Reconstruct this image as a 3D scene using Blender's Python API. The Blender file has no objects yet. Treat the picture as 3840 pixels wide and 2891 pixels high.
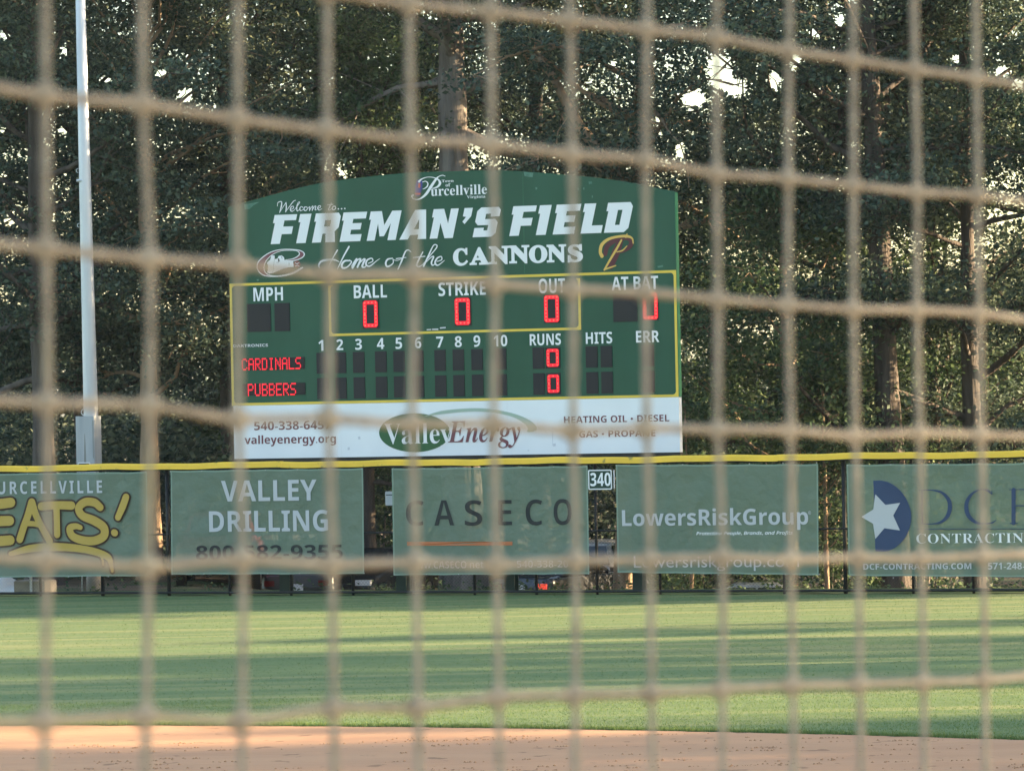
import bpy, math, random
import numpy as np
from mathutils import Vector, Matrix

# ------------------------------------------------------------------ camera, world, sun, exposure
SC = bpy.context.scene
COL = SC.collection
FPX, CH, D0 = 17500.0, 4.497, 104.50
TH, PITCH, ROLL = math.radians(21.97), 1.81086598e-03, 2.03323126e-02
SUN_AZ, SUN_EL = math.radians(5.0), math.radians(11.0)     # azimuth from +X towards +Y

FW = np.array([0, math.cos(PITCH), math.sin(PITCH)])
UP = np.array([0, -math.sin(PITCH), math.cos(PITCH)])
RT = np.array([1.0, 0, 0])
CX = RT * math.cos(ROLL) - UP * math.sin(ROLL)
CY = RT * math.sin(ROLL) + UP * math.cos(ROLL)
CO = np.array([0, 0, CH])

cam_d = bpy.data.cameras.new('camera')
cam = bpy.data.objects.new('camera', cam_d); COL.objects.link(cam)
cam.matrix_world = Matrix(((CX[0], CY[0], -FW[0], 0), (CX[1], CY[1], -FW[1], 0), (CX[2], CY[2], -FW[2], CH), (0, 0, 0, 1)))
cam_d.sensor_width = 36.0
cam_d.lens = 36.0 * FPX / 3840.0
cam_d.clip_start, cam_d.clip_end = 0.1, 5000
cam_d.dof.use_dof = True
cam_d.dof.focus_distance = 106.0
cam_d.dof.aperture_fstop = 37.0
SC.camera = cam

world = bpy.data.worlds.new('World'); SC.world = world; world.use_nodes = True
nt = world.node_tree; nt.nodes.clear()
sky = nt.nodes.new('ShaderNodeTexSky'); sky.sky_type = 'NISHITA'; sky.sun_disc = False
sky.sun_elevation = SUN_EL; sky.sun_rotation = math.pi / 2 - SUN_AZ
sky.air_density, sky.dust_density, sky.ozone_density = 1.0, 1.3, 1.0
bg = nt.nodes.new('ShaderNodeBackground'); bg.inputs[1].default_value = 0.075
wo = nt.nodes.new('ShaderNodeOutputWorld')
nt.links.new(sky.outputs[0], bg.inputs[0]); nt.links.new(bg.outputs[0], wo.inputs[0])

sun_d = bpy.data.lights.new('sun', 'SUN'); sun_d.energy = 3.9; sun_d.angle = math.radians(0.5); sun_d.color = (1.0, 0.74, 0.44)
sun = bpy.data.objects.new('sun', sun_d); COL.objects.link(sun)
sdir = Vector((math.cos(SUN_AZ) * math.cos(SUN_EL), math.sin(SUN_AZ) * math.cos(SUN_EL), math.sin(SUN_EL)))
sun.rotation_euler = sdir.to_track_quat('Z', 'Y').to_euler(); sun.location = (60, 20, 60)

SC.view_settings.view_transform = 'Standard'; SC.view_settings.look = 'None'
SC.view_settings.exposure = 3.25; SC.view_settings.gamma = 1.0

# ------------------------------------------------------------------ pixel (3840 px photo) to plane helpers
def ray(px, py):
    return FW + CX * ((px - 1920) / FPX) - CY * ((py - 1445.5) / FPX)
TV = np.array([math.cos(TH), -math.sin(TH), 0.0]); NV = np.array([-math.sin(TH), -math.cos(TH), 0.0]); ZV = np.array([0, 0, 1.0])
FO = np.array([0, D0, 0.0])
def fuv(px, py, w=0.0):
    "pixel -> (u, z) on the plane parallel to the fence, w metres in front of it"
    d = ray(px, py); O = FO + NV * w
    P = CO + d * (((O - CO) @ NV) / (d @ NV))
    return float((P - O) @ TV), float(P[2])
def P3(u, z, w=0.0):
    return FO + TV * u + ZV * z + NV * w
def gnd(px, py, z=0.0):
    d = ray(px, py); P = CO + d * ((z - CH) / d[2]); return P
def at_depth(px, py, D):
    d = ray(px, py); return CO + d * (D / d[1])
def col_at(px, D):
    "world X of a vertical standing at depth D seen in column px near the fence foot"
    return float(at_depth(px, 2180, D)[0])
def R(n):
    x0, y0, s = {1: (840, 620, .40687), 2: (1700, 620, .40687), 3: (840, 1000, .40687), 4: (1700, 1000, .40687), 5: (840, 1480, .40687), 6: (1700, 1480, .40687),
                 7: (0, 1680, .63291), 8: (1300, 1680, .49729), 9: (2200, 1680, .40687), 10: (3000, 1680, .37975), 11: (1500, 620, .18083), 12: (900, 900, .22604)}[n]
    return lambda u, v: (x0 + u * s, y0 + v * s)

# ------------------------------------------------------------------ object helpers
def link(o, parent=None):
    COL.objects.link(o)
    if parent is not None: o.parent = parent
    return o
def tag(o, label=None, cat=None, group=None, kind=None):
    if label: o['label'] = label
    if cat: o['category'] = cat
    if group: o['group'] = group
    if kind: o['kind'] = kind
    return o
def empty(name, loc, label, cat, group=None, rz=0.0):
    o = bpy.data.objects.new(name, None); o.location = tuple(float(v) for v in loc); o.rotation_euler = (0, 0, rz)
    o.empty_display_size = 0.3
    return tag(link(o), label, cat, group)
ROOT = {}
def obj(name, V, F, mat, parent=None, smooth=False, local=False):
    "one mesh object; V in world space unless local; children sit at their root's origin"
    V = np.asarray(V, float).reshape(-1, 3)
    if parent is not None and not local:
        r = parent
        while r.parent is not None: r = r.parent
        V = V - np.array(r.location)
    m = bpy.data.meshes.new(name)
    m.from_pydata([tuple(v) for v in V], [], [tuple(f) for f in F]); m.update()
    if mat is not None: m.materials.append(mat)
    if smooth: m.polygons.foreach_set('use_smooth', [True] * len(m.polygons))
    return link(bpy.data.objects.new(name, m), parent)
def fast_obj(name, V, Q, mat, parent=None, smooth=False):
    "V (n,3), Q (m,k) all k-gons, local coordinates"
    m = bpy.data.meshes.new(name); V = np.ascontiguousarray(V, np.float32); Q = np.ascontiguousarray(Q, np.int32); k = Q.shape[1]
    m.vertices.add(len(V)); m.vertices.foreach_set('co', V.ravel())
    m.loops.add(Q.size); m.loops.foreach_set('vertex_index', Q.ravel())
    m.polygons.add(len(Q)); m.polygons.foreach_set('loop_start', np.arange(len(Q), dtype=np.int32) * k)
    m.update(calc_edges=True); m.validate()
    if smooth: m.polygons.foreach_set('use_smooth', [True] * len(m.polygons))
    m.materials.append(mat)
    return link(bpy.data.objects.new(name, m), parent)

class Acc:
    def __init__(s): s.V, s.F = [], []
    def add(s, V, F):
        b = len(s.V); s.V += [tuple(map(float, v)) for v in V]; s.F += [tuple(i + b for i in f) for f in F]; return s
    def box(s, c, half, ax=None):
        ax = ax if ax is not None else (np.array([1., 0, 0]), np.array([0, 1., 0]), np.array([0, 0, 1.])); c = np.asarray(c, float)
        V = [c + ax[0] * half[0] * i + ax[1] * half[1] * j + ax[2] * half[2] * k for k in (-1, 1) for j in (-1, 1) for i in (-1, 1)]
        return s.add(V, [(0, 2, 3, 1), (4, 5, 7, 6), (0, 1, 5, 4), (2, 6, 7, 3), (0, 4, 6, 2), (1, 3, 7, 5)])
    def fbox(s, u0, u1, z0, z1, w0, w1):
        "box in fence coordinates"
        return s.box(P3((u0 + u1) / 2, (z0 + z1) / 2, (w0 + w1) / 2), (abs(u1 - u0) / 2, abs(w1 - w0) / 2, abs(z1 - z0) / 2), (TV, NV, ZV))
    def tube(s, pts, rad, seg=8, cap=True):
        V, Q = tube(pts, rad, seg); s.add(V, Q.tolist())
        if cap:
            b = len(s.V) - len(V); n = len(V)
            s.F.append(tuple(b + i for i in range(seg))[::-1]); s.F.append(tuple(b + n - seg + i for i in range(seg)))
        return s
    def obj(s, name, mat, parent=None, smooth=False): return obj(name, s.V, s.F, mat, parent, smooth)

def tube(pts, rad, seg=8):
    P = np.asarray(pts, float); n = len(P); rad = np.broadcast_to(np.asarray(rad, float), (n,))
    T = np.gradient(P, axis=0); T /= np.linalg.norm(T, axis=1)[:, None] + 1e-12
    a = np.array([1., 0, 0]) if abs(T[0][0]) < .8 else np.array([0, 1., 0])
    N = np.empty_like(P); v = a - T[0] * (a @ T[0]); N[0] = v / np.linalg.norm(v)
    for i in range(1, n):
        v = N[i - 1] - T[i] * (N[i - 1] @ T[i]); N[i] = v / (np.linalg.norm(v) + 1e-12)
    B = np.cross(T, N); an = np.arange(seg) * 2 * math.pi / seg
    V = P[:, None] + rad[:, None, None] * (N[:, None] * np.cos(an)[None, :, None] + B[:, None] * np.sin(an)[None, :, None])
    i = np.arange(n - 1)[:, None] * seg; j = np.arange(seg)[None]; k = (j + 1) % seg
    Q = np.stack([i + j, i + k, i + seg + k, i + seg + j], -1).reshape(-1, 4)
    return V.reshape(-1, 3), Q

def catmull(pts, n=8):
    P = np.asarray(pts, float); P = np.vstack([2 * P[0] - P[1], P, 2 * P[-1] - P[-2]]); out = []
    for i in range(1, len(P) - 2):
        for t in np.linspace(0, 1, n, endpoint=False):
            a, b, c, d = P[i - 1], P[i], P[i + 1], P[i + 2]
            out.append(.5 * ((2 * b) + (c - a) * t + (2 * a - 5 * b + 4 * c - d) * t * t + (3 * b - a - 3 * c + d) * t ** 3))
    out.append(P[-2]); return np.array(out)

# ------------------------------------------------------------------ materials
def mat(name, c1, c2=None, scale=3.0, rough=0.7, bump=0.0, bscale=None, coord='Object', stretch=(1, 1, 1), spec=0.3, emit=None, estr=1.0, metal=0.0, transp=0.0, detail=6.0, lo=.35, hi=.65, third=None, bdist=.05):
    m = bpy.data.materials.new(name); m.use_nodes = True; t = m.node_tree; b = t.nodes['Principled BSDF']
    b.inputs['Roughness'].default_value = rough; b.inputs['Metallic'].default_value = metal
    b.inputs['Specular IOR Level'].default_value = spec
    b.inputs['Base Color'].default_value = (*c1, 1)
    tc = t.nodes.new('ShaderNodeTexCoord'); mp = t.nodes.new('ShaderNodeMapping'); mp.inputs['Scale'].default_value = stretch
    t.links.new(tc.outputs[coord], mp.inputs[0])
    if c2 is not None:
        n = t.nodes.new('ShaderNodeTexNoise'); n.inputs['Scale'].default_value = scale; n.inputs['Detail'].default_value = detail
        r = t.nodes.new('ShaderNodeValToRGB'); r.color_ramp.elements[0].position = lo; r.color_ramp.elements[1].position = hi
        r.color_ramp.elements[0].color = (*c1, 1); r.color_ramp.elements[1].color = (*c2, 1)
        t.links.new(mp.outputs[0], n.inputs['Vector']); t.links.new(n.outputs['Fac'], r.inputs[0])
        src = r.outputs[0]
        if third is not None:      # third = (colour, scale, stretch, lo, hi): a second, finer layer
            mp3 = t.nodes.new('ShaderNodeMapping'); mp3.inputs['Scale'].default_value = third[2]; t.links.new(tc.outputs[coord], mp3.inputs[0])
            n3 = t.nodes.new('ShaderNodeTexNoise'); n3.inputs['Scale'].default_value = third[1]; n3.inputs['Detail'].default_value = 4; t.links.new(mp3.outputs[0], n3.inputs['Vector'])
            r3 = t.nodes.new('ShaderNodeValToRGB'); r3.color_ramp.elements[0].position = third[3]; r3.color_ramp.elements[1].position = third[4]
            t.links.new(n3.outputs['Fac'], r3.inputs[0])
            mx = t.nodes.new('ShaderNodeMixRGB'); mx.inputs[2].default_value = (*third[0], 1)
            t.links.new(r3.outputs[0], mx.inputs[0]); t.links.new(src, mx.inputs[1]); src = mx.outputs[0]
        t.links.new(src, b.inputs['Base Color'])
    if bump:
        n2 = t.nodes.new('ShaderNodeTexNoise'); n2.inputs['Scale'].default_value = bscale or scale * 4; n2.inputs['Detail'].default_value = 5
        t.links.new(mp.outputs[0], n2.inputs['Vector'])
        bp = t.nodes.new('ShaderNodeBump'); bp.inputs['Strength'].default_value = bump; bp.inputs['Distance'].default_value = bdist
        t.links.new(n2.outputs['Fac'], bp.inputs['Height']); t.links.new(bp.outputs[0], b.inputs['Normal'])
    if emit is not None:
        b.inputs['Emission Color'].default_value = (*emit, 1); b.inputs['Emission Strength'].default_value = estr
    if transp:
        tr = t.nodes.new('ShaderNodeBsdfTransparent'); mx = t.nodes.new('ShaderNodeMixShader'); mx.inputs[0].default_value = transp
        t.links.new(b.outputs[0], mx.inputs[1]); t.links.new(tr.outputs[0], mx.inputs[2]); t.links.new(mx.outputs[0], t.nodes['Material Output'].inputs[0])
    return m

def leaf_mat(name, ca, cb, cc, trans=0.35, spec=.12, rough=.6):
    m = bpy.data.materials.new(name); m.use_nodes = True; t = m.node_tree; b = t.nodes['Principled BSDF']
    b.inputs['Roughness'].default_value = rough; b.inputs['Specular IOR Level'].default_value = spec
    g = t.nodes.new('ShaderNodeNewGeometry'); r = t.nodes.new('ShaderNodeValToRGB')
    r.color_ramp.elements[0].color = (*ca, 1); r.color_ramp.elements[1].color = (*cc, 1)
    e = r.color_ramp.elements.new(.6); e.color = (*cb, 1)
    t.links.new(g.outputs['Random Per Island'], r.inputs[0]); t.links.new(r.outputs[0], b.inputs['Base Color'])
    tl = t.nodes.new('ShaderNodeBsdfTranslucent'); mx = t.nodes.new('ShaderNodeMixShader'); mx.inputs[0].default_value = trans
    hs = t.nodes.new('ShaderNodeHueSaturation'); hs.inputs['Value'].default_value = 1.3; hs.inputs['Saturation'].default_value = 1.1
    t.links.new(r.outputs[0], hs.inputs['Color']); t.links.new(hs.outputs[0], tl.inputs[0])
    t.links.new(b.outputs[0], mx.inputs[1]); t.links.new(tl.outputs[0], mx.inputs[2]); t.links.new(mx.outputs[0], t.nodes['Material Output'].inputs[0])
    return m

M = dict(
    grass=mat('grass', (.078, .127, .044), (.098, .150, .053), .9, .95, .4, 30, stretch=(.12, 1, 1), third=((.165, .186, .073), 1.5, (.04, .8, 1), .47, .66)),
    dirt=mat('infield_clay', (.395, .205, .105), (.44, .237, .122), .8, .95, .35, 6, stretch=(.35, 1, 1), third=((.25, .13, .065), 2.6, (1, .7, 1), .63, .68)),
    floor=mat('woodland_soil', (.085, .06, .038), (.16, .11, .07), 1.2, .95, .8, 9, third=((.07, .10, .03), .35, (1, 1, 1), .48, .60)),
    blade=leaf_mat('grass_blade', (.078, .127, .044), (.098, .150, .053), (.150, .176, .073), .25, 0.0, .9),
    leaf_a=leaf_mat('leaf_oak', (.032, .052, .043), (.056, .085, .063), (.120, .150, .100), .2),
    leaf_b=leaf_mat('leaf_olive', (.042, .058, .043), (.066, .088, .058), (.118, .140, .088), .2),
    leaf_c=leaf_mat('leaf_fresh', (.040, .070, .042), (.070, .112, .056), (.130, .176, .090), .3),
    bark=mat('bark', (.12, .105, .095), (.23, .205, .185), 5, .95, 1.0, 14, stretch=(1, 1, .18)),
    bark_dark=mat('bark_dark', (.050, .042, .038), (.10, .085, .075), 5, .95, 1.0, 14, stretch=(1, 1, .18)),
    bark_tan=mat('bark_tan', (.17, .115, .075), (.30, .22, .15), 5, .95, 1.0, 14, stretch=(1, 1, .2)),
    green=mat('board_green', (.004, .058, .032), (.005, .064, .036), 1.5, .42, third=((.009, .076, .045), .8, (1, 1, .25), .45, .75)),
    green_side=mat('board_edge', (.04, .20, .10), None, rough=.5),
    white=mat('white_vinyl', (.70, .71, .74), None, rough=.5),
    white_panel=mat('white_panel', (.72, .74, .78), (.66, .68, .72), .7, .45),
    offwhite=mat('grey_white_vinyl', (.55, .56, .60), None, rough=.5),
    yellow=mat('yellow_paint', (.70, .50, .075), (.62, .44, .06), 2, .5),
    cap=mat('yellow_cap', (.82, .51, .05), (.70, .44, .045), 1.3, .5, .3, 3, third=((.30, .22, .05), 5, (1, 1, 1), .66, .74)),
    module=mat('led_module_black', (.012, .012, .015), (.016, .016, .019), 60, .6),
    led=mat('led_red', (.4, .01, .02), None, emit=(1.0, .012, .035), estr=.095),
    led_core=mat('led_dot', (.6, .1, .08), None, emit=(1.0, .17, .10), estr=.12),
    maroon=mat('maroon_vinyl', (.085, .018, .026), None, rough=.5),
    maroon2=mat('maroon_print', (.16, .055, .07), None, rough=.5),
    gold=mat('gold_vinyl', (.62, .40, .10), None, rough=.5),
    logo_green=mat('logo_green', (.022, .095, .035), None, rough=.5),
    sage=mat('logo_sage', (.30, .39, .33), None, rough=.5),
    banner=mat('banner_mesh', (.138, .186, .138), (.158, .206, .154), .8, .75, .9, 1.3, transp=.16, bdist=.22),
    hem=mat('banner_hem', (.185, .25, .20), None, rough=.7),
    bwhite=mat('banner_white', (.46, .47, .50), None, rough=.7, transp=.05),
    bdark=mat('banner_black', (.022, .026, .028), None, rough=.7, transp=.08),
    bgold=mat('banner_gold', (.44, .30, .07), (.40, .27, .06), 2, .7),
    bbrown=mat('banner_brown', (.055, .032, .022), None, rough=.7),
    borange=mat('banner_orange', (.42, .14, .06), None, rough=.7),
    navy=mat('banner_navy', (.030, .052, .115), (.035, .060, .13), 1.5, .7, transp=.05),
    blue=mat('crest_blue', (.04, .05, .22), None), red=mat('crest_red', (.5, .10, .08), None),
    black=mat('black_coated_steel', (.010, .011, .012), None, rough=.5),
    col=mat('column_green', (.012, .035, .030), (.016, .042, .036), 2, .5),
    galv=mat('galvanised', (.42, .44, .47), (.50, .52, .55), 2.2, .45, stretch=(2, 2, .25), metal=.25),
    galv_dull=mat('galvanised_dull', (.27, .29, .31), (.34, .36, .38), 2.2, .6, stretch=(2, 2, .25)),
    scuff=mat('pale_scuff', (.045, .13, .095), (.09, .19, .15), 9, .7), scuff_grey=mat('grey_scuff', (.52, .54, .60), None),
    stain=mat('rust_stain', (.20, .20, .19), None), conc=mat('concrete', (.24, .22, .19), (.32, .29, .26), 4, .9, .4),
    twine=mat('twine', (.31, .262, .20), (.40, .345, .27), 120, .9, .5, 600, third=((.42, .36, .20), 9, (1, 1, 1), .66, .76)),
    sign=mat('sign_green', (.010, .040, .030), None, rough=.5), tarp=mat('white_tarp', (.62, .62, .60), None, rough=.6),
    tyre=mat('tyre', (.015, .015, .016), None, rough=.85), rim=mat('rim', (.35, .35, .37), None, rough=.35, metal=.8),
    glass=mat('car_glass', (.02, .025, .03), None, rough=.05, spec=.8), tail=mat('tail_lamp', (.12, .008, .008), None, rough=.2),
    led_small=mat('led_small', (.5, .04, .05), None, emit=(1, .07, .09), estr=.13),
    tail_on=mat('tail_lamp_lit', (.5, .02, .02), None, emit=(1, .10, .05), estr=.09), head=mat('head_lamp', (.7, .7, .72), None, rough=.1), plate=mat('number_plate', (.62, .64, .70), None),
    trim=mat('car_trim', (.02, .02, .022), None, rough=.5))
def paint(name, c): return mat(name, c, None, rough=.22, spec=.6)

# ------------------------------------------------------------------ ground
def fence_w(X, D):  # metres behind the fence line
    return (D - D0) * math.cos(TH) + X * math.sin(TH)
def floor_z(X, D):
    w = fence_w(X, D); dm = -1.9 * min(1, max(0, (X + 7.5) / 13.0)); t = min(1, max(0, (w - 2.6) / 6.5)); t = t * t * (3 - 2 * t)
    far = max(0, w - 40) * .01
    return dm * t - .03 - far * 0
def sheet(name, us, ws, zf, m):
    V = []; nu = len(us)
    for w in ws:
        for u in us:
            p = P3(u, 0, -w); V.append((p[0], p[1], zf(p[0], p[1])))
    F = [(j * nu + i, j * nu + i + 1, (j + 1) * nu + i + 1, (j + 1) * nu + i) for j in range(len(ws) - 1) for i in range(nu - 1)]
    return tag(obj(name, V, F, m, None, True), kind='structure')
us = np.concatenate([[-2500, -800, -300, -120, -60], np.arange(-30, 42, 1.5), [60, 120, 300, 800, 2500]])
sheet('woodland_floor', us, np.concatenate([[.02, .6, 1.4, 2.2], np.arange(2.8, 12, .8), [14, 18, 25, 40, 80, 200, 600, 2500]]), floor_z, M['floor'])
sheet('outfield_grass', [-2500, -300, -60, -20, 0, 20, 60, 300, 2500], [-400, -120, -80, -50, -30, -15, 0.02], lambda x, y: 0.0, M['grass'])
# grass verge just behind the fence
sheet('grass_verge', np.arange(-30, 41, 1.0), [.03, .8, 1.6, 2.4], lambda x, y: floor_z(x, y) + .04 + .012 * math.sin(x * 3.1), M['grass'])
# infield dirt: a disc whose far edge is the arc seen in the photograph
edge = np.array([gnd(*p)[:2] for p in ((0, 2719.7), (859, 2725), (1900, 2729.5), (2382, 2739), (2777, 2748), (3303, 2762), (3840, 2774))])
A = np.c_[2 * edge, np.ones(len(edge))]; sol = np.linalg.lstsq(A, (edge ** 2).sum(1), rcond=None)[0]
DR = 29.0
mid = edge[2]; dirn = np.array([edge[0][0] - edge[-1][0], edge[0][1] - edge[-1][1]]); nrm = np.array([dirn[1], -dirn[0]]); nrm /= np.linalg.norm(nrm)
if nrm[1] > 0: nrm = -nrm
rr = math.sqrt(max(0, sol[2] + sol[0] ** 2 + sol[1] ** 2))
if not (18 < rr < 90 and sol[1] < mid[1]): dc, rr = mid + nrm * DR, DR
else: dc = np.array(sol[:2])
def arc_d(X, jit=0):
    return dc[1] + math.sqrt(max(0, rr ** 2 - (X - dc[0]) ** 2))
rng = np.random.default_rng(5)
ang = np.linspace(0, 2 * math.pi, 1440, endpoint=False)
jr = rr + .05 * np.sin(ang * 190) * rng.random(1440) + rng.normal(size=1440) * .025
V = [(dc[0] + r * math.cos(a), dc[1] + r * math.sin(a), .006) for a, r in zip(ang, jr)]
tag(obj('infield_dirt', V, [tuple(range(1440))], M['dirt']), kind='structure')

def blades(n, xf, yf, hgt, wid, seed):
    g = np.random.default_rng(seed); X, Y = xf(g, n), yf(g, n); keep = np.hypot(X - dc[0], Y - dc[1]) > rr + .02
    X, Y = X[keep], Y[keep]; n = len(X); h = hgt * g.uniform(.5, 1.3, n); a = g.uniform(0, 2 * math.pi, n); lean = g.uniform(.2, .9, n) * h; b = g.uniform(0, 2 * math.pi, n); w = wid * g.uniform(.6, 1.3, n) / 2
    base = np.c_[X, Y, np.full(n, -.002)]; d = np.c_[np.cos(a) * w, np.sin(a) * w, np.zeros(n)]; tip = base + np.c_[np.cos(b) * lean, np.sin(b) * lean, h]
    V = np.stack([base - d, base + d, tip], 1).reshape(-1, 3)
    return V
def frustum_x(g, Y): return (g.random(len(Y)) * 2 - 1) * (Y * .118 + .6)
g = np.random.default_rng(3)
def field(n, a, b, hgt, wid, seed):
    g = np.random.default_rng(seed); Y = a + (b - a) * g.random(n) ** 1.0; X = frustum_x(g, Y)
    return blades(n, lambda *_: X, lambda *_: Y, hgt, wid, seed + 1)
VV = np.vstack([field(100000, 57, 70, .020, .012, 11), field(55000, 70, 113, .018, .016, 13)])
Y = VV.reshape(-1, 3, 3); k = np.array([fence_w(p[0], p[1]) < -.05 for p in Y[:, 0]]); VV = Y[k].reshape(-1, 3)
edgeX = np.random.default_rng(21)
ex = edgeX.uniform(-9, 9, 16000); ey = np.array([arc_d(x) for x in ex]) + np.abs(edgeX.normal(size=16000)) * .22
V2 = blades(16000, lambda *_: ex, lambda *_: ey, .055, .012, 33)
VV = np.vstack([VV, V2])
tag(fast_obj('grass_blades', VV, np.arange(len(VV)).reshape(-1, 3), M['blade']), kind='stuff')
# loose clods lying on the dirt
g = np.random.default_rng(9); V, F = [], []
for _ in range(200):
    cx, cy = g.uniform(-8, 8), g.uniform(52, 61.5); L = g.uniform(.05, .35)
    if math.hypot(cx - dc[0], cy - dc[1]) > rr - .25: continue
    for _ in range(int(3 + L * 40)):
        p = np.array([cx + g.normal() * L, cy + g.normal() * .05, .008]); s = g.uniform(.006, .022)
        b = len(V); V += [p + s * np.array(q) for q in ((1, 0, 0), (0, 1, 0), (-1, 0, 0), (0, -1, 0), (0, 0, .8))]; F += [(b, b + 1, b + 4), (b + 1, b + 2, b + 4), (b + 2, b + 3, b + 4), (b + 3, b, b + 4)]
tag(obj('dirt_clods', V, F, mat('clod', (.27, .15, .08), None, rough=.95)), kind='stuff')

# ------------------------------------------------------------------ lettering
def _map(s, A, a, d0=None):
    out = ''
    for ch in s:
        if 'A' <= ch <= 'Z': out += chr(A + ord(ch) - 65)
        elif 'a' <= ch <= 'z': out += chr(a + ord(ch) - 97)
        elif d0 and '0' <= ch <= '9': out += chr(d0 + ord(ch) - 48)
        else: out += ch
    return out
STY = dict(sans=lambda s: s, bold=lambda s: _map(s, 0x1D5D4, 0x1D5EE, 0x1D7EC), serif=lambda s: _map(s, 0x1D400, 0x1D41A, 0x1D7CE),
           serif_it=lambda s: _map(s, 0x1D468, 0x1D482, 0x1D7CE), script=lambda s: _map(s, 0x1D4D0, 0x1D4EA), it=lambda s: _map(s, 0x1D608, 0x1D622))
def curve_mesh(c):
    o = bpy.data.objects.new('tmp', c); COL.objects.link(o); dg = bpy.context.evaluated_depsgraph_get(); dg.update()
    m = o.evaluated_get(dg).to_mesh(); V = np.array([v.co[:] for v in m.vertices]).reshape(-1, 3); F = [tuple(p.vertices) for p in m.polygons]
    o.evaluated_get(dg).to_mesh_clear(); bpy.data.objects.remove(o); bpy.data.curves.remove(c)
    return V[:, :2], F
def text2d(s, style='bold', sp=1.0, off=0.0, shear=0.0):
    c = bpy.data.curves.new('txt', 'FONT'); c.body = STY[style](s); c.space_character = sp; c.offset = off; c.shear = shear; c.resolution_u = 3; c.fill_mode = 'BOTH'
    return curve_mesh(c)
def loops2d(loops):
    c = bpy.data.curves.new('shape', 'CURVE'); c.dimensions = '2D'; c.fill_mode = 'BOTH'
    for L in loops:
        s = c.splines.new('POLY'); s.points.add(len(L) - 1); s.use_cyclic_u = True
        for p, q in zip(s.points, L): p.co = (q[0], q[1], 0, 1)
    return curve_mesh(c)
flat_w = lambda u, z: 0.0
def place(name, V2, F, w, m, parent, wf=flat_w, thick=0.004):
    "flat lettering on a plane w in front of the fence plane; wf = ripple of the sheet under it"
    n = len(V2); Vf = [P3(u, z, w + wf(u, z)) for u, z in V2]
    return obj(name, Vf, F, m, parent)
def put_text(s, a, b, m, parent, w, style='bold', sp=1.0, off=0.0, shear=0.0, wf=flat_w, name='lettering', cap=None):
    """a = pixel of the left end on the baseline, b = pixel of the right end at the top of the tallest glyph"""
    V, F = text2d(s, style, sp, off, shear); u0, z0 = fuv(*a, w); u1, z1 = fuv(*b, w)
    x0, x1 = V[:, 0].min(), V[:, 0].max(); top = cap if cap else V[:, 1].max()
    U = u0 + (V[:, 0] - x0) * (u1 - u0) / (x1 - x0); Z = z0 + V[:, 1] * (z1 - z0) / top
    return place(name, np.c_[U, Z], F, w, m, parent, wf)
def put_loops(loops, m, parent, w, name, wf=flat_w, px=True):
    L = [[fuv(*p, w) for p in l] if px else l for l in loops]
    V, F = loops2d(L); return place(name, V, F, w, m, parent, wf)
def strokes(list_, m, parent, w, name, wf=flat_w, grow=0.0, n=8):
    """list_ of (pixel points, widths in px): smooth brush strokes with round ends; each stroke 1 mm proud of the last"""
    V, F = [], []
    for k, (pts, wd) in enumerate(list_):
        P = catmull(pts, n); wd = np.interp(np.linspace(0, 1, len(P)), np.linspace(0, 1, len(wd)), wd) + grow
        UZ = np.array([fuv(*p, w) for p in P]); r = wd * .0060 / 2
        T = np.gradient(UZ, axis=0); T /= np.linalg.norm(T, axis=1)[:, None] + 1e-9; N = np.c_[-T[:, 1], T[:, 0]]
        Lf, Rt = UZ + N * r[:, None], UZ - N * r[:, None]
        def capf(c, t, r0): 
            a0 = math.atan2(t[1], t[0]); return [c + r0 * np.array([math.cos(a0 + q), math.sin(a0 + q)]) for q in np.linspace(math.pi / 2, -math.pi / 2, 7)[1:-1]]
        ring_end = capf(UZ[-1], T[-1], r[-1]); ring_st = capf(UZ[0], -T[0], r[0])
        ww = w + .0012 * k; b = len(V); nn = len(P)
        for q in list(Lf) + list(Rt): V.append(P3(q[0], q[1], ww + wf(*q)))
        for i in range(nn - 1): F.append((b + i, b + nn + i, b + nn + i + 1, b + i + 1))
        e = len(V)
        for q in ring_end: V.append(P3(q[0], q[1], ww + wf(*q)))
        F.append((b + nn - 1, *range(e, e + 5), b + 2 * nn - 1)[::-1])
        e = len(V)
        for q in ring_st: V.append(P3(q[0], q[1], ww + wf(*q)))
        F.append((b + nn, *range(e, e + 5), b)[::-1])
    return obj(name, V, F, m, parent)

# ------------------------------------------------------------------ outfield fence
U0, U1 = fuv(-700, 2200)[0], fuv(4600, 2200)[0]
fence = empty('outfield_fence', P3(fuv(1920, 2230)[0], 0), 'long black chain link outfield fence with a yellow cap running below the scoreboard', 'fence')
post_px = [-330, -90, 150, 383, 632, 860, 1090, 1322, 1550, 1778, 2010, 2238, 2474, 2709, 2940, 3170, 3424, 3650, 3890, 4140]
for px in post_px:
    u = fuv(px, 2228)[0]
    Acc().tube([P3(u, -.4, -.04), P3(u, 2.98, -.04)], .033 if px not in (383, 632, 3170) else .045, 10).obj('post', M['black'], fence, True)
for z, r, nm in ((1.42, .022, 'middle_rail'), (.075, .030, 'bottom_rail'), (2.92, .028, 'top_rail')):
    Acc().tube([P3(u, z, .045) for u in np.linspace(U0, U1, 30)], r, 8).obj(nm, M['black'], fence, True)
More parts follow.
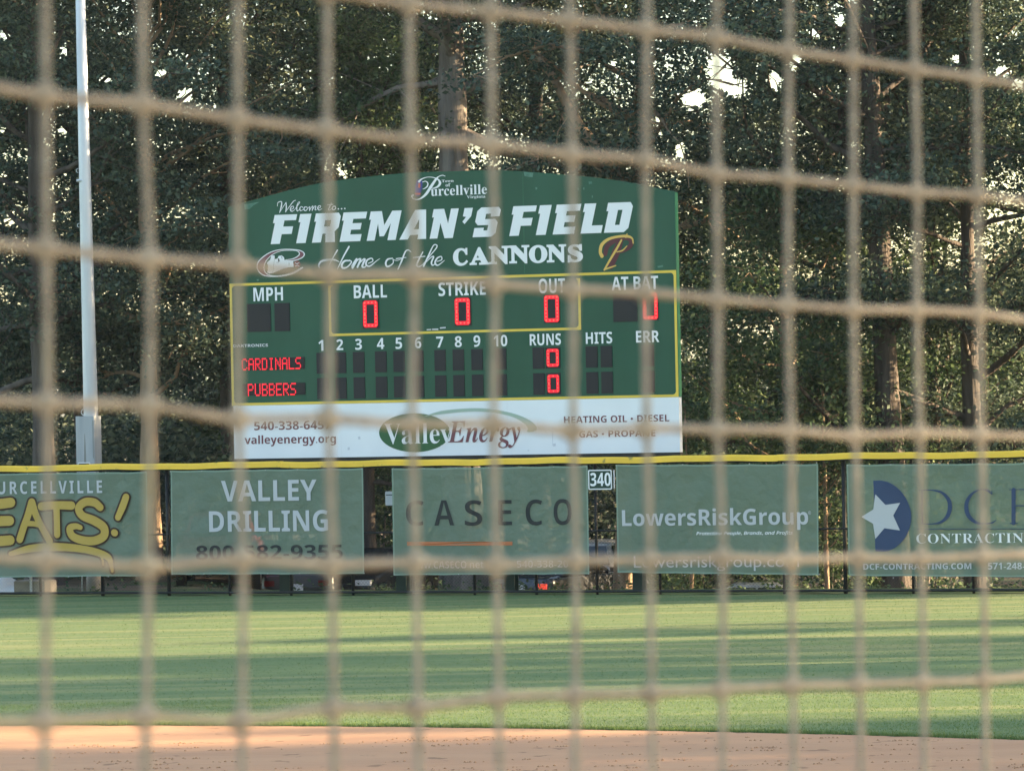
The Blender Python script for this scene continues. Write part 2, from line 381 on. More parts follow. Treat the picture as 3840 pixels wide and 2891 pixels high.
# woven wires: two diagonal families of thin rods
V, F = [], []
for k, s in ((0, 1), (1, -1)):
    for u in np.arange(U0 - 3, U1 + 3, .078):
        a, b = (u, .06), (u + s * 2.88, 2.94)
        if min(a[0], b[0]) < U0 or max(a[0], b[0]) > U1: continue
        i = len(V); o = .003 * (1 if k else -1)
        for (uu, zz) in (a, b):
            for q in range(3): V.append(P3(uu + .0022 * math.cos(q * 2.094), zz, o + .0022 * math.sin(q * 2.094)))
        F += [(i + q, i + (q + 1) % 3, i + 3 + (q + 1) % 3, i + 3 + q) for q in range(3)]
obj('chain_link', V, F, M['black'], fence)
# yellow plastic cap in overlapping lengths, gently wavy
cap_px = [-700, 330, 1060, 1800, 2170, 2920, 3440, 4600]
for i in range(len(cap_px) - 1):
    ua, ub = fuv(cap_px[i], 1730)[0] - .03, fuv(cap_px[i + 1], 1730)[0]; V = []; n = 24
    for j, u in enumerate(np.linspace(ua, ub, n)):
        dz = .010 * math.sin(u * 1.7) + .006 * math.sin(u * 4.3 + i) + .004 * (i % 2); s = .004 * (i % 2)
        for (w, z) in ((-.075, 2.92), (-.075, 3.02), (-.035, 3.058), (.035, 3.058), (.075 + s, 3.02), (.078 + s, 2.92)):
            V.append(P3(u, z + dz, w))
    F = [(j * 6 + q, j * 6 + q + 1, j * 6 + q + 7, j * 6 + q + 6) for j in range(n - 1) for q in range(5)] + [(0, 1, 2, 3, 4, 5), tuple(range(n * 6 - 1, n * 6 - 7, -1))]
    obj('cap', V, F, M['cap'], fence, False)

# ------------------------------------------------------------------ banners
def ripple(seed, u0, u1, z0, z1, amp=.016):
    g = random.Random(seed); a = [(g.uniform(1.0, 3.2), g.uniform(-1.4, 1.4), g.uniform(0, 6.3), g.uniform(.3, 1)) for _ in range(5)]
    ties = [u0 + (u1 - u0) * k / 6 for k in range(7)]
    def wf(u, z):
        s = sum(q * math.sin(k * u + m * z + p) for k, m, p, q in a) / 3
        t = sum(math.exp(-((u - c + .25 * (z1 - z)) / .10) ** 2) for c in ties) * math.exp(-(z1 - z) / .45)   # creases running down from the ties
        return amp * s + .010 * t
    return wf
def banner(label, tl, tr, br, bl, seed):
    W = .085
    c = [fuv(*p, W) for p in (tl, tr, br, bl)]
    u0, u1, z0, z1 = min(c[0][0], c[3][0]), max(c[1][0], c[2][0]), min(c[2][1], c[3][1]), max(c[0][1], c[1][1])
    wf = ripple(seed, u0, u1, z0, z1); r = empty('banner', P3((u0 + u1) / 2, z0, W), label, 'banner', 'sponsor banners hung on the outfield fence')
    nx, nz = 72, 34; V = []
    def pt(i, j):
        s, t = i / nx, j / nz; top = np.array(c[0]) * (1 - s) + np.array(c[1]) * s; bot = np.array(c[3]) * (1 - s) + np.array(c[2]) * s
        sag = -.012 * abs(math.sin(s * math.pi * 6)) * t + .010 * abs(math.sin(s * math.pi * 4 + seed)) * (1 - t)
        q = bot * (1 - t) + top * t; return q[0], q[1] + sag
    for j in range(nz + 1):
        for i in range(nx + 1):
            u, z = pt(i, j); V.append(P3(u, z, W + wf(u, z)))
    F = [(j * (nx + 1) + i, j * (nx + 1) + i + 1, (j + 1) * (nx + 1) + i + 1, (j + 1) * (nx + 1) + i) for j in range(nz) for i in range(nx)]
    obj('mesh_sheet', V, F, M['banner'], r, True)
    # welded hem all round
    V, F = [], []; e = .035
    ring = [(i, 0) for i in range(nx)] + [(nx, j) for j in range(nz)] + [(i, nz) for i in range(nx, 0, -1)] + [(0, j) for j in range(nz, 0, -1)]
    um, zm = (u0 + u1) / 2, (z0 + z1) / 2; n = len(ring)
    for (i, j) in ring:
        u, z = pt(i, j); iu = e * (1 if i == 0 else -1 if i == nx else 0); iz = e * (1 if j == 0 else -1 if j == nz else 0)
        V.append(P3(u, z, W + wf(u, z) + .003)); V.append(P3(u + iu, z + iz, W + wf(u + iu, z + iz) + .003))
    F = [(2 * k, 2 * ((k + 1) % n), 2 * ((k + 1) % n) + 1, 2 * k + 1) for k in range(n)]
    obj('hem', V, F, M['hem'], r, True)
    for k in range(7):
        for zz in (z0 + .02, z1 - .02):
            u = u0 + .03 + (u1 - u0 - .06) * k / 6; p = P3(u, zz, W + wf(u, zz) + .006); Acc().box(p, (.010, .002, .010), (TV, NV, ZV)).obj('eyelet', M['rim'], r)
    return r, W + .017, wf

r7, r8, r9, r10 = R(7), R(8), R(9), R(10)
# 1: EATS!
b, w, wf = banner('green banner with gold brush lettering reading EATS! at the left end of the fence', (-330, 1779), (552, 1768), (556, 2160), (-330, 2168), 1)
put_text('PURCELLVILLE', (-46, 1853), r7(605, 190), M['bwhite'], b, w, 'bold', 1.35, wf=wf)
es = [([(-95, 335), (0, 330), (65, 322)], [58, 62, 60]), ([(-95, 435), (0, 432), (58, 430)], [58, 62, 60]), ([(-95, 550), (0, 550), (62, 545)], [58, 62, 60]), ([(-95, 325), (-98, 440), (-95, 555)], [58, 60, 58]),
      ([(188, 320), (165, 400), (140, 470), (118, 540)], [48, 46, 46, 46]), ([(188, 320), (215, 400), (255, 480), (295, 550)], [48, 44, 42, 44]), ([(150, 445), (200, 448), (235, 455)], [34, 32, 32]),
      ([(245, 345), (330, 338), (425, 340)], [50, 48, 52]), ([(335, 345), (338, 430), (340, 512)], [44, 42, 42]),
      ([(595, 350), (560, 322), (505, 320), (468, 355), (490, 400), (560, 430), (615, 470), (615, 520), (560, 548), (490, 545), (430, 520), (415, 475), (450, 462), (478, 470)], [46, 50, 50, 50, 50, 54, 54, 54, 52, 50, 48, 44, 36, 30]),
      ([(748, 290), (728, 345), (700, 410)], [44, 46, 40]), ([(677, 500), (682, 502)], [42, 42]),
      ([(65, 625), (180, 595), (320, 585), (450, 592), (560, 612), (640, 645), (660, 690), (667, 728)], [28, 46, 50, 46, 44, 42, 26, 18]), ([(600, 640), (610, 665), (612, 690)], [16, 14, 12])]
E_ = [([r7(*p) for p in pts], [q * .633 for q in wd]) for pts, wd in es]
strokes(E_, M['bbrown'], b, w, 'lettering_outline', wf, 15)
strokes(E_, M['bgold'], b, w + .022, 'lettering', wf)
# 2: VALLEY DRILLING
b, w, wf = banner('green banner with white lettering reading VALLEY DRILLING and a dark phone number', r7(1012, 133), r7(2152, 118), r7(2158, 746), r7(1016, 750), 2)
put_text('VALLEY', r7(1312, 316), r7(1875, 186), M['bwhite'], b, w, 'bold', wf=wf)
put_text('DRILLING', r7(1240, 496), r7(1942, 365), M['bwhite'], b, w, 'bold', wf=wf)
put_text('800-582-9355', r7(1163, 662), r7(2030, 570), M['bdark'], b, w, 'bold', wf=wf)
# 3: CASECO
b, w, wf = banner('green banner with widely spaced black lettering reading CASECO over an orange line', r8(340, 152), r8(1818, 132), r8(1830, 950), r8(353, 960), 3)
for ch, x0, x1, yb, yt in (('C', 448, 578, 588, 393), ('A', 662, 808, 586, 392), ('S', 893, 1020, 587, 391), ('E', 1142, 1242, 584, 391), ('C', 1350, 1472, 583, 386), ('O', 1563, 1695, 580, 382)):
    put_text(ch, r8(x0, yb), r8(x1, yt), M['bdark'], b, w, 'bold', off=-.012, wf=wf)
put_loops([[r8(455 + 39.65 * k, 706 - .1 * k) for k in range(21)] + [r8(1248 - 39.65 * k, 732 + .15 * k) for k in range(21)]], M['borange'], b, w, 'underline', wf)
put_text('www.CASECO.net', r8(470, 907), r8(1033, 850), M['bwhite'], b, w, 'bold', off=-.02, wf=wf)
put_text('540-338-20', r8(1283, 900), r8(1670, 846), M['bwhite'], b, w, 'bold', off=-.02, wf=wf)
# 4: LowersRiskGroup
b, w, wf = banner('green banner with white lettering reading LowersRiskGroup right of the distance sign', r9(272, 152), r9(2135, 145), r9(2138, 1172), r9(285, 1150), 4)
put_text('LowersRiskGroup', r9(328, 717), r9(2040, 545), M['bwhite'], b, w, 'bold', wf=wf)
put_text('®', r9(2042, 612), r9(2068, 578), M['bwhite'], b, w, 'sans', wf=wf)
put_text('Protecting People, Brands, and Profits', r9(1010, 800), r9(1900, 762), M['white'], b, w, 'it', off=.018, wf=wf)
put_text('Lowersriskgroup.com', r9(435, 1100), r9(1955, 985), M['bwhite'], b, w, 'sans', wf=wf)
# 5: DCF
b, w, wf = banner('green banner with white star on a navy half disc and navy lettering DCF', r10(460, 160), (4180, 1733), (4180, 2166), r10(480, 1262), 5)
arc = [(725, 322), (800, 320), (880, 340), (960, 390), (1030, 470), (1080, 570), (1099, 672), (1085, 780), (1040, 880), (970, 960), (890, 1008), (820, 1022), (745, 1018)]
put_loops([[r10(*p) for p in catmull(arc, 5)] + [r10(735, 670)]], M['navy'], b, w, 'half_disc', wf)
put_loops([[r10(*p) for p in ((745, 455), (845, 560), (990, 540), (922, 665), (988, 812), (835, 790), (745, 895), (722, 745), (605, 678), (725, 605))]], M['bwhite'], b, w + .006, 'star', wf)
S = lambda pts, wd: ([r10(*p) for p in pts], [q * .38 for q in wd])
strokes([S([(1205, 420), (1205, 580), (1208, 745)], [14, 14, 14]), S([(1175, 415), (1300, 415), (1400, 440), (1465, 510), (1478, 590), (1455, 670), (1390, 730), (1300, 748), (1178, 748)], [8, 10, 24, 38, 42, 38, 24, 10, 8]),
         S([(1895, 455), (1850, 418), (1780, 410), (1700, 450), (1648, 530), (1645, 620), (1680, 690), (1750, 738), (1840, 745), (1900, 735), (1935, 712)], [8, 22, 10, 22, 38, 42, 38, 24, 12, 14, 8]), S([(1893, 420), (1896, 455)], [6, 8]),
         S([(2110, 412), (2110, 580), (2110, 740)], [40, 40, 40]), S([(2070, 410), (2200, 408), (2310, 408)], [8, 10, 8]), S([(2075, 742), (2150, 742)], [8, 8]), S([(2110, 568), (2200, 568), (2280, 568)], [10, 10, 8]), S([(2310, 405), (2312, 450)], [6, 10])], M['navy'], b, w, 'lettering', wf)
put_loops([[r10(1150 + 63.5 * k, 798 - .15 * k) for k in range(21)] + [r10(2420 - 63.5 * k, 801 + .15 * k) for k in range(21)]], M['navy'], b, w, 'underline', wf)
put_text('CONTRACTING', r10(1150, 940), r10(2330, 836), M['white'], b, w, 'serif', 1.05, -.010, wf=wf)
put_text('DCF-CONTRACTING.COM', r10(625, 1198), r10(1690, 1134), M['bwhite'], b, w, 'bold', wf=wf)
put_text('571-248-', r10(1856, 1196), r10(2222, 1128), M['bwhite'], b, w, 'bold', wf=wf)

# distance sign
dx = [fuv(*r8(*p), .10) for p in ((1822, 316), (2000, 160))]; (ua, za), (ub, zb) = dx[0], dx[1]
sg = empty('distance_sign', P3((ua + ub) / 2, za, .1), 'small green sign with white border reading 340 on the fence gap', 'sign')
def rrect(u0, u1, z0, z1, r, n=5):
    out = []
    for cx, cz, a in ((u1 - r, z1 - r, 0), (u0 + r, z1 - r, 90), (u0 + r, z0 + r, 180), (u1 - r, z0 + r, 270)):
        out += [(cx + r * math.cos(math.radians(a + k * 90 / n)), cz + r * math.sin(math.radians(a + k * 90 / n))) for k in range(n + 1)]
    return out
def slab(loop, w0, w1, name, m, parent):
    n = len(loop); V = [P3(u, z, w1) for u, z in loop] + [P3(u, z, w0) for u, z in loop]
    F = [tuple(range(n)), tuple(range(2 * n - 1, n - 1, -1))] + [(i, i + n, (i + 1) % n + n, (i + 1) % n) for i in range(n)]
    return obj(name, V, F, m, parent)
slab(rrect(ua, ub, za, zb, .03), .08, .10, 'panel', M['sign'], sg)
put_loops([rrect(ua + .006, ub - .006, za + .006, zb - .006, .03), rrect(ua + .03, ub - .03, za + .03, zb - .03, .02)], M['white'], sg, .104, 'border', px=False)
V2, F2 = text2d('340', 'bold'); x0, x1, t = V2[:, 0].min(), V2[:, 0].max(), V2[:, 1].max(); a, c = fuv(*r8(1838, 286), .1), fuv(*r8(1990, 184), .1)
put_text('340', r8(1838, 286), r8(1990, 184), M['white'], sg, .104, 'bold', name='numerals')
# crinkled white edge of the sheet behind it
tr = Acc(); zz = np.linspace(za + .02, zb - .02, 16); pts = [P3(ub + .035 + .012 * (k % 2), z, .07 + .015 * (k % 2)) for k, z in enumerate(zz)]
tr.tube(pts, .016, 6); tr.obj('crinkled_edge', M['offwhite'], sg, True)
p0, p1 = fuv(*r8(291, 432), .07), fuv(*r8(345, 326), .07)
nt_ = empty('notice_plate', P3((p0[0] + p1[0]) / 2, p0[1], .07), 'small pale notice plate on the fence left of the CASECO banner', 'sign')
slab(rrect(p0[0], p1[0] + .12, p0[1], p1[1], .01, 2), .052, .060, 'plate', M['galv_dull'], nt_)
slab(rrect(p0[0] + .02, p1[0], p1[1] - .09, p1[1] - .07, .004, 1), .0605, .0625, 'printed_line', M['bdark'], nt_)

# ------------------------------------------------------------------ scoreboard
WB = -1.45; TB = .16
r1, r2, r3, r4, r5, r6, r11, r12 = R(1), R(2), R(3), R(4), R(5), R(6), R(11), R(12)
q = lambda x, y: fuv(x, y, WB)
uL, uR = q(866, 1300)[0], q(2541, 1300)[0]
zy1 = (q(860, 1065)[1] + q(2528, 1013)[1]) / 2; zy0 = (q(871, 1523)[1] + q(2541, 1487)[1]) / 2; zw0 = (q(877, 1722)[1] + q(2550, 1694)[1]) / 2
sb = empty('scoreboard', P3((uL + uR) / 2, 0, WB), 'large green baseball scoreboard with arched top and red LED digits standing behind the outfield fence', 'scoreboard')
arch = [q(*p) for p in ((862, 779), (1003, 736), (1206, 687), (1491, 652), (1700, 643), (1822, 640), (1930, 642), (2107, 655), (2310, 677), (2540, 719))]
arch[0] = (uL, arch[0][1]); arch[-1] = (uR, arch[-1][1])
top = catmull(arch, 4)
slab([(uL, zy1 + .004), (uR, zy1 + .004)] + [tuple(p) for p in top[::-1]], WB - TB, WB, 'header_panel', M['green'], sb)
slab([(uL, zy0), (uR, zy0), (uR, zy1), (uL, zy1)], WB - TB, WB, 'score_panel', M['green'], sb)
uLw, uRw = q(878, 1620)[0], q(2549, 1600)[0]
slab([(uLw, zw0), (uRw, zw0), (uRw, zy0 - .004), (uLw, zy0 - .004)], WB - TB, WB + .012, 'sponsor_panel', M['white_panel'], sb)
for (ua_, ub_, za_, zb_, nm, m) in ((uR + .001, uR + .012, zy0 + .01, arch[-1][1] - .02, 'side_face', M['green_side']), (uLw, uRw, zw0 - .10, zw0 - .002, 'underside_strip', M['black'])):  # lighter skin on the right side face, black strip along the underside
    Acc().fbox(ua_, ub_, za_, zb_, WB - TB - .02, WB - .01).obj(nm, m, sb)
for px in (1074, 1512, 1918, 2398):
    u = fuv(px, 2200, WB - .3)[0]; a = Acc()
    a.fbox(u - .125, u + .125, -2.6, zy1 + .6, WB - .20, WB - .185); a.fbox(u - .125, u + .125, -2.6, zy1 + .6, WB - .43, WB - .415); a.fbox(u - .008, u + .008, -2.6, zy1 + .6, WB - .415, WB - .20)
    a.obj('column', M['col'], sb)
for u in np.linspace(uL, uR, 9)[1:-1]:
    if abs(u - uL - (uR - uL) / 2) > 9: continue
    Acc().fbox(u - .002, u + .002, zw0 + .02, zy0 - .05, WB + .0125, WB + .014).obj('seam', M['offwhite'], sb) if int(round((u - uL) / (uR - uL) * 8)) in (2, 5) else None
u_s = q(1960, 650)[0]
Acc().fbox(u_s - .002, u_s + .002, zy1 + .02, q(1960, 652)[1], WB + .001, WB + .002).obj('seam', M['green_side'], sb)
Acc().fbox(uL + .06, uR - .06, q(2200, 1246)[1] - .002, q(2200, 1246)[1] + .001, WB + .001, WB + .002).obj('seam', M['col'], sb)
WT = WB + .010
def frame(u0, u1, z0, z1, t, name, sides='LRTB', rad=.06):
    slabs = Acc(); w0, w1 = WB + .001, WB + .009
    if 'T' in sides: slabs.fbox(u0, u1, z1 - t, z1, w0, w1)
    if 'B' in sides: slabs.fbox(u0, u1, z0, z0 + t, w0, w1)
    if 'L' in sides: slabs.fbox(u0, u0 + t, z0 + t + .0005, z1 - t - .0005, w0, w1)
    if 'R' in sides: slabs.fbox(u1 - t, u1, z0 + t + .0005, z1 - t - .0005, w0, w1)
    # small gussets that round the inside corners
    for (c, zc, su, sz, need) in ((u0 + t, z0 + t, 1, 1, 'LB'), (u1 - t, z0 + t, -1, 1, 'RB'), (u0 + t, z1 - t, 1, -1, 'LT'), (u1 - t, z1 - t, -1, -1, 'RT')):
        if need[0] in sides:
            V = [P3(c, zc, w1), P3(c + su * rad, zc, w1), P3(c + su * rad * .35, zc + sz * rad * .35, w1), P3(c, zc + sz * rad, w1)]; V += [v - NV * (w1 - w0) for v in V]
            slabs.add(V, [(0, 1, 2, 3), (1, 5, 6, 2), (2, 6, 7, 3)])
    return slabs.obj(name, M['yellow'], sb)
T = .058
frame(uL - .0005, uR + .0005, zy0, zy1 + .0005, T, 'border')
ui0, ui1 = q(1233, 1150)[0], q(2177, 1130)[0]; zi0 = (q(1240, 1262)[1] + q(2177, 1236)[1]) / 2
frame(ui0, ui1, zi0, zy1 - T - .001, T * .95, 'inner_border', 'LRB')
def bt(s, a, b, style='bold', m='white', sp=1.0, off=0.0, shear=0.0, cap=None, w=None, name='lettering'):
    return put_text(s, a, b, M[m], sb, w if w else WT, style, sp, off, shear, name=name, cap=cap)
# ---- header
GL = {'F': [[(0, 0), (.34, 0), (.34, .33), (.71, .33), (.71, .59), (.34, .59), (.34, .80), (.77, .80), (.77, 1), (-.07, 1), (-.07, .72), (0, .72)]],
      'I': [[(0, 0), (.35, 0), (.35, 1), (-.07, 1), (-.07, .72), (0, .72)]],
      'R': [[(0, 0), (.33, 0), (.33, .30), (.44, .30), (.50, 0), (.85, 0), (.76, .36), (.88, .50), (.88, .88), (.78, 1), (-.07, 1), (-.07, .72), (0, .72)], [(.33, .54), (.55, .54), (.55, .76), (.33, .76)]],
      'E': [[(0, 0), (.76, 0), (.76, .24), (.34, .24), (.34, .40), (.68, .40), (.68, .62), (.34, .62), (.34, .77), (.80, .77), (.80, 1), (-.07, 1), (-.07, .72), (0, .72)]],
      'M': [[(0, 0), (.29, 0), (.29, .58), (.44, .14), (.60, .14), (.76, .58), (.76, 0), (1.06, 0), (1.06, 1), (.72, 1), (.53, .52), (.34, 1), (-.07, 1), (-.07, .72), (0, .72)]],
      'A': [[(0, 0), (.31, 0), (.37, .15), (.66, .15), (.66, 0), (.98, 0), (.76, 1), (.36, 1)], [(.46, .34), (.64, .34), (.58, .68)]],
      'N': [[(0, 0), (.28, 0), (.28, .52), (.54, 0), (.84, 0), (.84, 1), (.56, 1), (.56, .50), (.31, 1), (-.07, 1), (-.07, .72), (0, .72)]],
      "'": [[(0, 1), (.30, 1), (.30, .72), (.12, .46), (.02, .54), (.12, .70), (0, .72)]],
      'S': [[(.02, 0), (.70, 0), (.82, .12), (.82, .48), (.70, .60), (.34, .60), (.34, .78), (.52, .78), (.52, .68), (.84, .68), (.84, .90), (.74, 1), (.12, 1), (0, .88), (0, .52), (.12, .40), (.50, .40), (.50, .22), (.36, .22), (.36, .31), (.02, .31)]],
      'L': [[(0, 0), (.73, 0), (.73, .26), (.34, .26), (.34, 1), (-.07, 1), (-.07, .72), (0, .72)]],
      'D': [[(0, 0), (.70, 0), (.83, .14), (.83, .86), (.72, 1), (-.07, 1), (-.07, .72), (0, .72)], [(.33, .25), (.49, .25), (.49, .75), (.33, .75)]]}
zb_ = fuv(*r1(430, 728), WT)[1]; hh = fuv(*r1(490, 459), WT)[1] - zb_
starts = [('F', r1(430, 728)), ('I', r1(665, 719)), ('R', r1(810, 714)), ('E', r1(1065, 706)), ('M', r1(1315, 697)), ('A', r1(1615, 688)), ('N', r1(1895, 680)),
          ("'", r2(48, 680)), ('S', r2(172, 664)), ('F', r2(515, 655)), ('I', r2(760, 645)), ('E', r2(915, 640)), ('L', r2(1172, 629)), ('D', r2(1388, 620))]
for ch, p in starts:
    u0 = fuv(*p, WT)[0]; k = hh / math.cos(TH) * .945
    V2, F2 = loops2d([[(u0 + x * k + .245 * y * hh, zb_ + y * hh) for x, y in L] for L in GL[ch]])
    place('lettering', V2, F2, WT, M['white'], sb)
# 'Welcome to...' and 'Home of the' in a brush script
s1 = lambda pts, wd: ([r1(*p) for p in pts], [v * .407 for v in wd])
strokes([s1([(492, 378), (498, 345), (530, 338), (528, 380), (512, 438)], [5, 7, 9, 13, 6]), s1([(512, 438), (545, 385), (572, 345)], [5, 6, 7]), s1([(572, 345), (575, 390), (568, 432)], [8, 13, 7]), s1([(568, 432), (605, 380), (640, 335), (662, 324)], [5, 7, 8, 5]),
         s1([(612, 412), (640, 398), (640, 380), (620, 385), (612, 412), (628, 426), (652, 412)], [5, 7, 6, 9, 10, 8, 4]), s1([(652, 412), (685, 365), (700, 342), (685, 345), (672, 385), (676, 422), (694, 412)], [4, 7, 6, 6, 11, 9, 4]),
         s1([(728, 390), (712, 382), (700, 402), (708, 420), (735, 408)], [8, 6, 11, 8, 4]), s1([(765, 385), (745, 388), (738, 408), (752, 420), (770, 404), (765, 385)], [6, 10, 10, 8, 7, 6]),
         s1([(770, 404), (792, 384), (790, 418)], [4, 8, 10]), s1([(790, 418), (815, 380), (822, 385), (815, 416)], [4, 7, 9, 10]), s1([(815, 416), (840, 378), (848, 384), (842, 412), (856, 410)], [4, 7, 9, 9, 4]),
         s1([(868, 400), (892, 388), (890, 374), (872, 380), (866, 400), (880, 414), (905, 402)], [5, 6, 6, 9, 10, 8, 4]),
         s1([(992, 348), (978, 380), (966, 408), (976, 414), (994, 404)], [6, 11, 10, 7, 4]), s1([(956, 368), (1008, 362)], [6, 6]), s1([(1028, 378), (1008, 382), (1000, 402), (1014, 412), (1032, 398), (1028, 378)], [6, 10, 10, 8, 7, 6]),
         s1([(1056, 403), (1058, 404)], [13, 13]), s1([(1086, 402), (1088, 403)], [13, 13]), s1([(1116, 400), (1118, 401)], [13, 13])], M['white'], sb, WT, 'lettering')
s12 = lambda pts, wd: ([r12(*p) for p in pts], [v * .226 for v in wd])
strokes([s12([(1615, 172), (1540, 300), (1440, 500)], [26, 18, 10]), s12([(1808, 114), (1720, 270), (1618, 480)], [30, 26, 12]), s12([(1318, 464), (1308, 420), (1345, 360), (1440, 335), (1560, 330), (1650, 365)], [14, 24, 34, 36, 30, 8]),
         s12([(1820, 345), (1740, 350), (1690, 410), (1705, 465), (1780, 450), (1850, 370), (1815, 335)], [22, 32, 40, 34, 24, 22, 18]),
         s12([(1850, 440), (1900, 360), (1935, 315), (1930, 350), (1868, 462)], [14, 22, 26, 36, 38]), s12([(1880, 430), (1960, 330), (2000, 318), (1990, 360), (1950, 452)], [12, 22, 30, 36, 34]), s12([(1960, 420), (2045, 325), (2075, 325), (2050, 380), (2030, 440), (2065, 455), (2105, 420)], [12, 22, 30, 36, 36, 26, 12]),
         s1([(1330, 905), (1372, 885), (1362, 858), (1322, 875), (1310, 915), (1345, 930), (1410, 880), (1438, 862)], [7, 10, 10, 16, 18, 14, 7, 4]),
         s1([(1555, 858), (1510, 868), (1492, 905), (1510, 935), (1558, 905), (1560, 866)], [9, 16, 18, 16, 10, 8]), s1([(1560, 872), (1600, 878), (1640, 862)], [6, 6, 4]),
         s1([(1725, 800), (1700, 782), (1672, 800), (1640, 880), (1605, 960)], [9, 10, 14, 16, 9]), s1([(1590, 862), (1680, 850)], [9, 7]),
         s1([(1835, 800), (1800, 865), (1778, 920), (1800, 936), (1835, 915)], [9, 16, 17, 12, 6]), s1([(1748, 852), (1855, 840)], [10, 8]),
         s1([(1835, 915), (1905, 830), (1962, 760), (1960, 735), (1930, 745), (1880, 850), (1842, 930)], [6, 9, 11, 10, 10, 16, 17]), s1([(1855, 905), (1910, 850), (1935, 845), (1915, 895), (1925, 922), (1958, 905)], [6, 10, 14, 16, 13, 6]),
         s1([(1965, 888), (2008, 872), (2005, 842), (1968, 858), (1948, 900), (1975, 922), (2035, 878)], [7, 10, 9, 15, 17, 13, 5])], M['white'], sb, WT, 'lettering')
for ch, x0, x1, rr_, yb, yt in (('C', 2112, 2248, r1, 920, 762),):
    bt(ch, rr_(x0, yb), rr_(x1, yt), 'serif', off=.034)
for ch, x0, x1, yb, yt in (('A', 150, 330, 914, 752), ('N', 330, 518, 906, 742), ('N', 515, 700, 899, 735), ('O', 698, 865, 895, 733), ('N', 862, 1040, 890, 728), ('S', 1055, 1192, 887, 727)):
    bt(ch, r2(x0, yb), r2(x1, yt), 'serif', off=.034)
# town lettering
s11 = lambda pts, wd: ([r11(*p) for p in pts], [v * .181 for v in wd])
strokes([s11([(935, 228), (880, 212), (800, 240), (735, 310), (640, 450), (540, 600), (430, 690), (340, 712), (270, 690), (245, 645), (268, 625)], [14, 14, 20, 50, 62, 56, 30, 14, 16, 40, 44]),
         s11([(395, 340), (450, 290), (560, 252), (680, 255), (790, 300), (830, 370), (790, 440), (700, 480), (640, 478)], [46, 26, 12, 14, 30, 60, 44, 20, 10]),
         s11([(470, 350), (530, 335), (578, 375), (565, 440), (510, 485), (475, 495)], [16, 16, 24, 28, 18, 10])], M['white'], sb, WT, 'lettering')
bt('urcellville', r11(640, 640), r11(1800, 388), 'serif', cap=.70)
bt('Town', r11(865, 358), r11(1112, 296), 'serif', sp=1.0); bt('of', r11(945, 446), r11(1045, 372), 'serif'); bt('Virginia', r11(1385, 690), r11(1770, 618), 'serif')
cr = strokes([s11([(400, 370), (385, 470), (365, 590)], [150, 165, 130])], M['blue'], sb, WT, 'crest')
strokes([s11([(400, 395), (398, 450)], [50, 50]), s11([(325, 595), (410, 595)], [40, 40])], M['red'], sb, WT + .006, 'crest_mark')
# C emblem with cannon and ball
outer = [(1050, 465), (900, 560), (720, 605), (520, 615), (370, 585), (290, 500), (280, 400), (340, 310), (480, 210), (640, 160), (830, 150), (1000, 170), (1075, 225), (1050, 290), (960, 335), (860, 355), (750, 345)]
inner = [(750, 330), (880, 305), (965, 255), (975, 215), (930, 185), (820, 178), (680, 190), (540, 250), (440, 350), (405, 450), (430, 540), (520, 585), (680, 585), (860, 540), (1000, 465), (1040, 450)]
inset = lambda pts, d: pts
co = [r12(*p) for p in catmull(outer, 4)] + [r12(*p) for p in catmull(inner, 4)]
em = put_loops([co], M['white'], sb, WT, 'club_emblem')
o2 = [(900, 548), (720, 590), (520, 600), (380, 572), (305, 495), (296, 405), (352, 322), (486, 224), (642, 175), (830, 165), (990, 184), (1055, 228), (1035, 280), (955, 320), (862, 340), (775, 340)]
i2 = [(775, 336), (890, 318), (980, 264), (990, 214), (940, 176), (820, 168), (672, 182), (528, 244), (428, 346), (390, 450), (416, 548), (510, 598), (690, 597), (880, 552)]
mm = put_loops([[r12(*p) for p in catmull(o2, 4)] + [r12(*p) for p in catmull(i2, 4)]], M['maroon2'], sb, WT + .004, 'emblem_fill')
put_loops([[r12(*p) for p in ((520, 260), (572, 258), (580, 320), (620, 312), (640, 268), (690, 258), (730, 290), (738, 335), (830, 350), (880, 345), (890, 450), (820, 455), (740, 470), (560, 545), (490, 560), (455, 545), (462, 420), (445, 380), (500, 330))]], M['white'], sb, WT + .006, 'emblem_cannon')
put_loops([[r12(945 + 58 * math.cos(a), 402 + 58 * math.sin(a)) for a in np.linspace(0, 6.283, 24, endpoint=False)]], mat('emblem_ball', (.20, .06, .045), None), sb, WT + .008, 'emblem_ball')
strokes([s12([(915, 380), (945, 396), (980, 378)], [9, 9, 9]), s12([(915, 435), (950, 425), (985, 440)], [9, 9, 9])], M['white'], sb, WT + .010, 'emblem_stitch')
strokes([s12([(640, 320), (645, 350)], [26, 30]), s12([(690, 282), (700, 310)], [10, 8]), s12([(610, 375), (640, 372)], [8, 8]), s12([(575, 300), (560, 420), (545, 540)], [5, 5, 5]), s12([(815, 380), (815, 420)], [8, 8])], M['bdark'], sb, WT + .010, 'emblem_shade')
scf = [((648, 62), (738, 70), (730, 112), (690, 108), (655, 100)), ((1245, 150), (1275, 152), (1278, 172), (1250, 176)), ((755, 205), (772, 204), (774, 224), (758, 226)), ((1143, 212), (1158, 212), (1158, 232), (1144, 232)), ((1196, 205), (1208, 206), (1208, 226), (1198, 226)), ((1276, 280), (1286, 280), (1286, 300), (1277, 302)), ((1880, 930), (1930, 920), (1935, 938), (1885, 945))]
scl = [((185, 362), (330, 338), (270, 372), (240, 402), (190, 410)), ((300, 1052), (322, 1050), (320, 1064), (304, 1066))]
put_loops([[r2(*p) for p in l] for l in scf] + [[r1(*p) for p in l] for l in scl], M['scuff'], sb, WB + .003, 'scuff_marks')
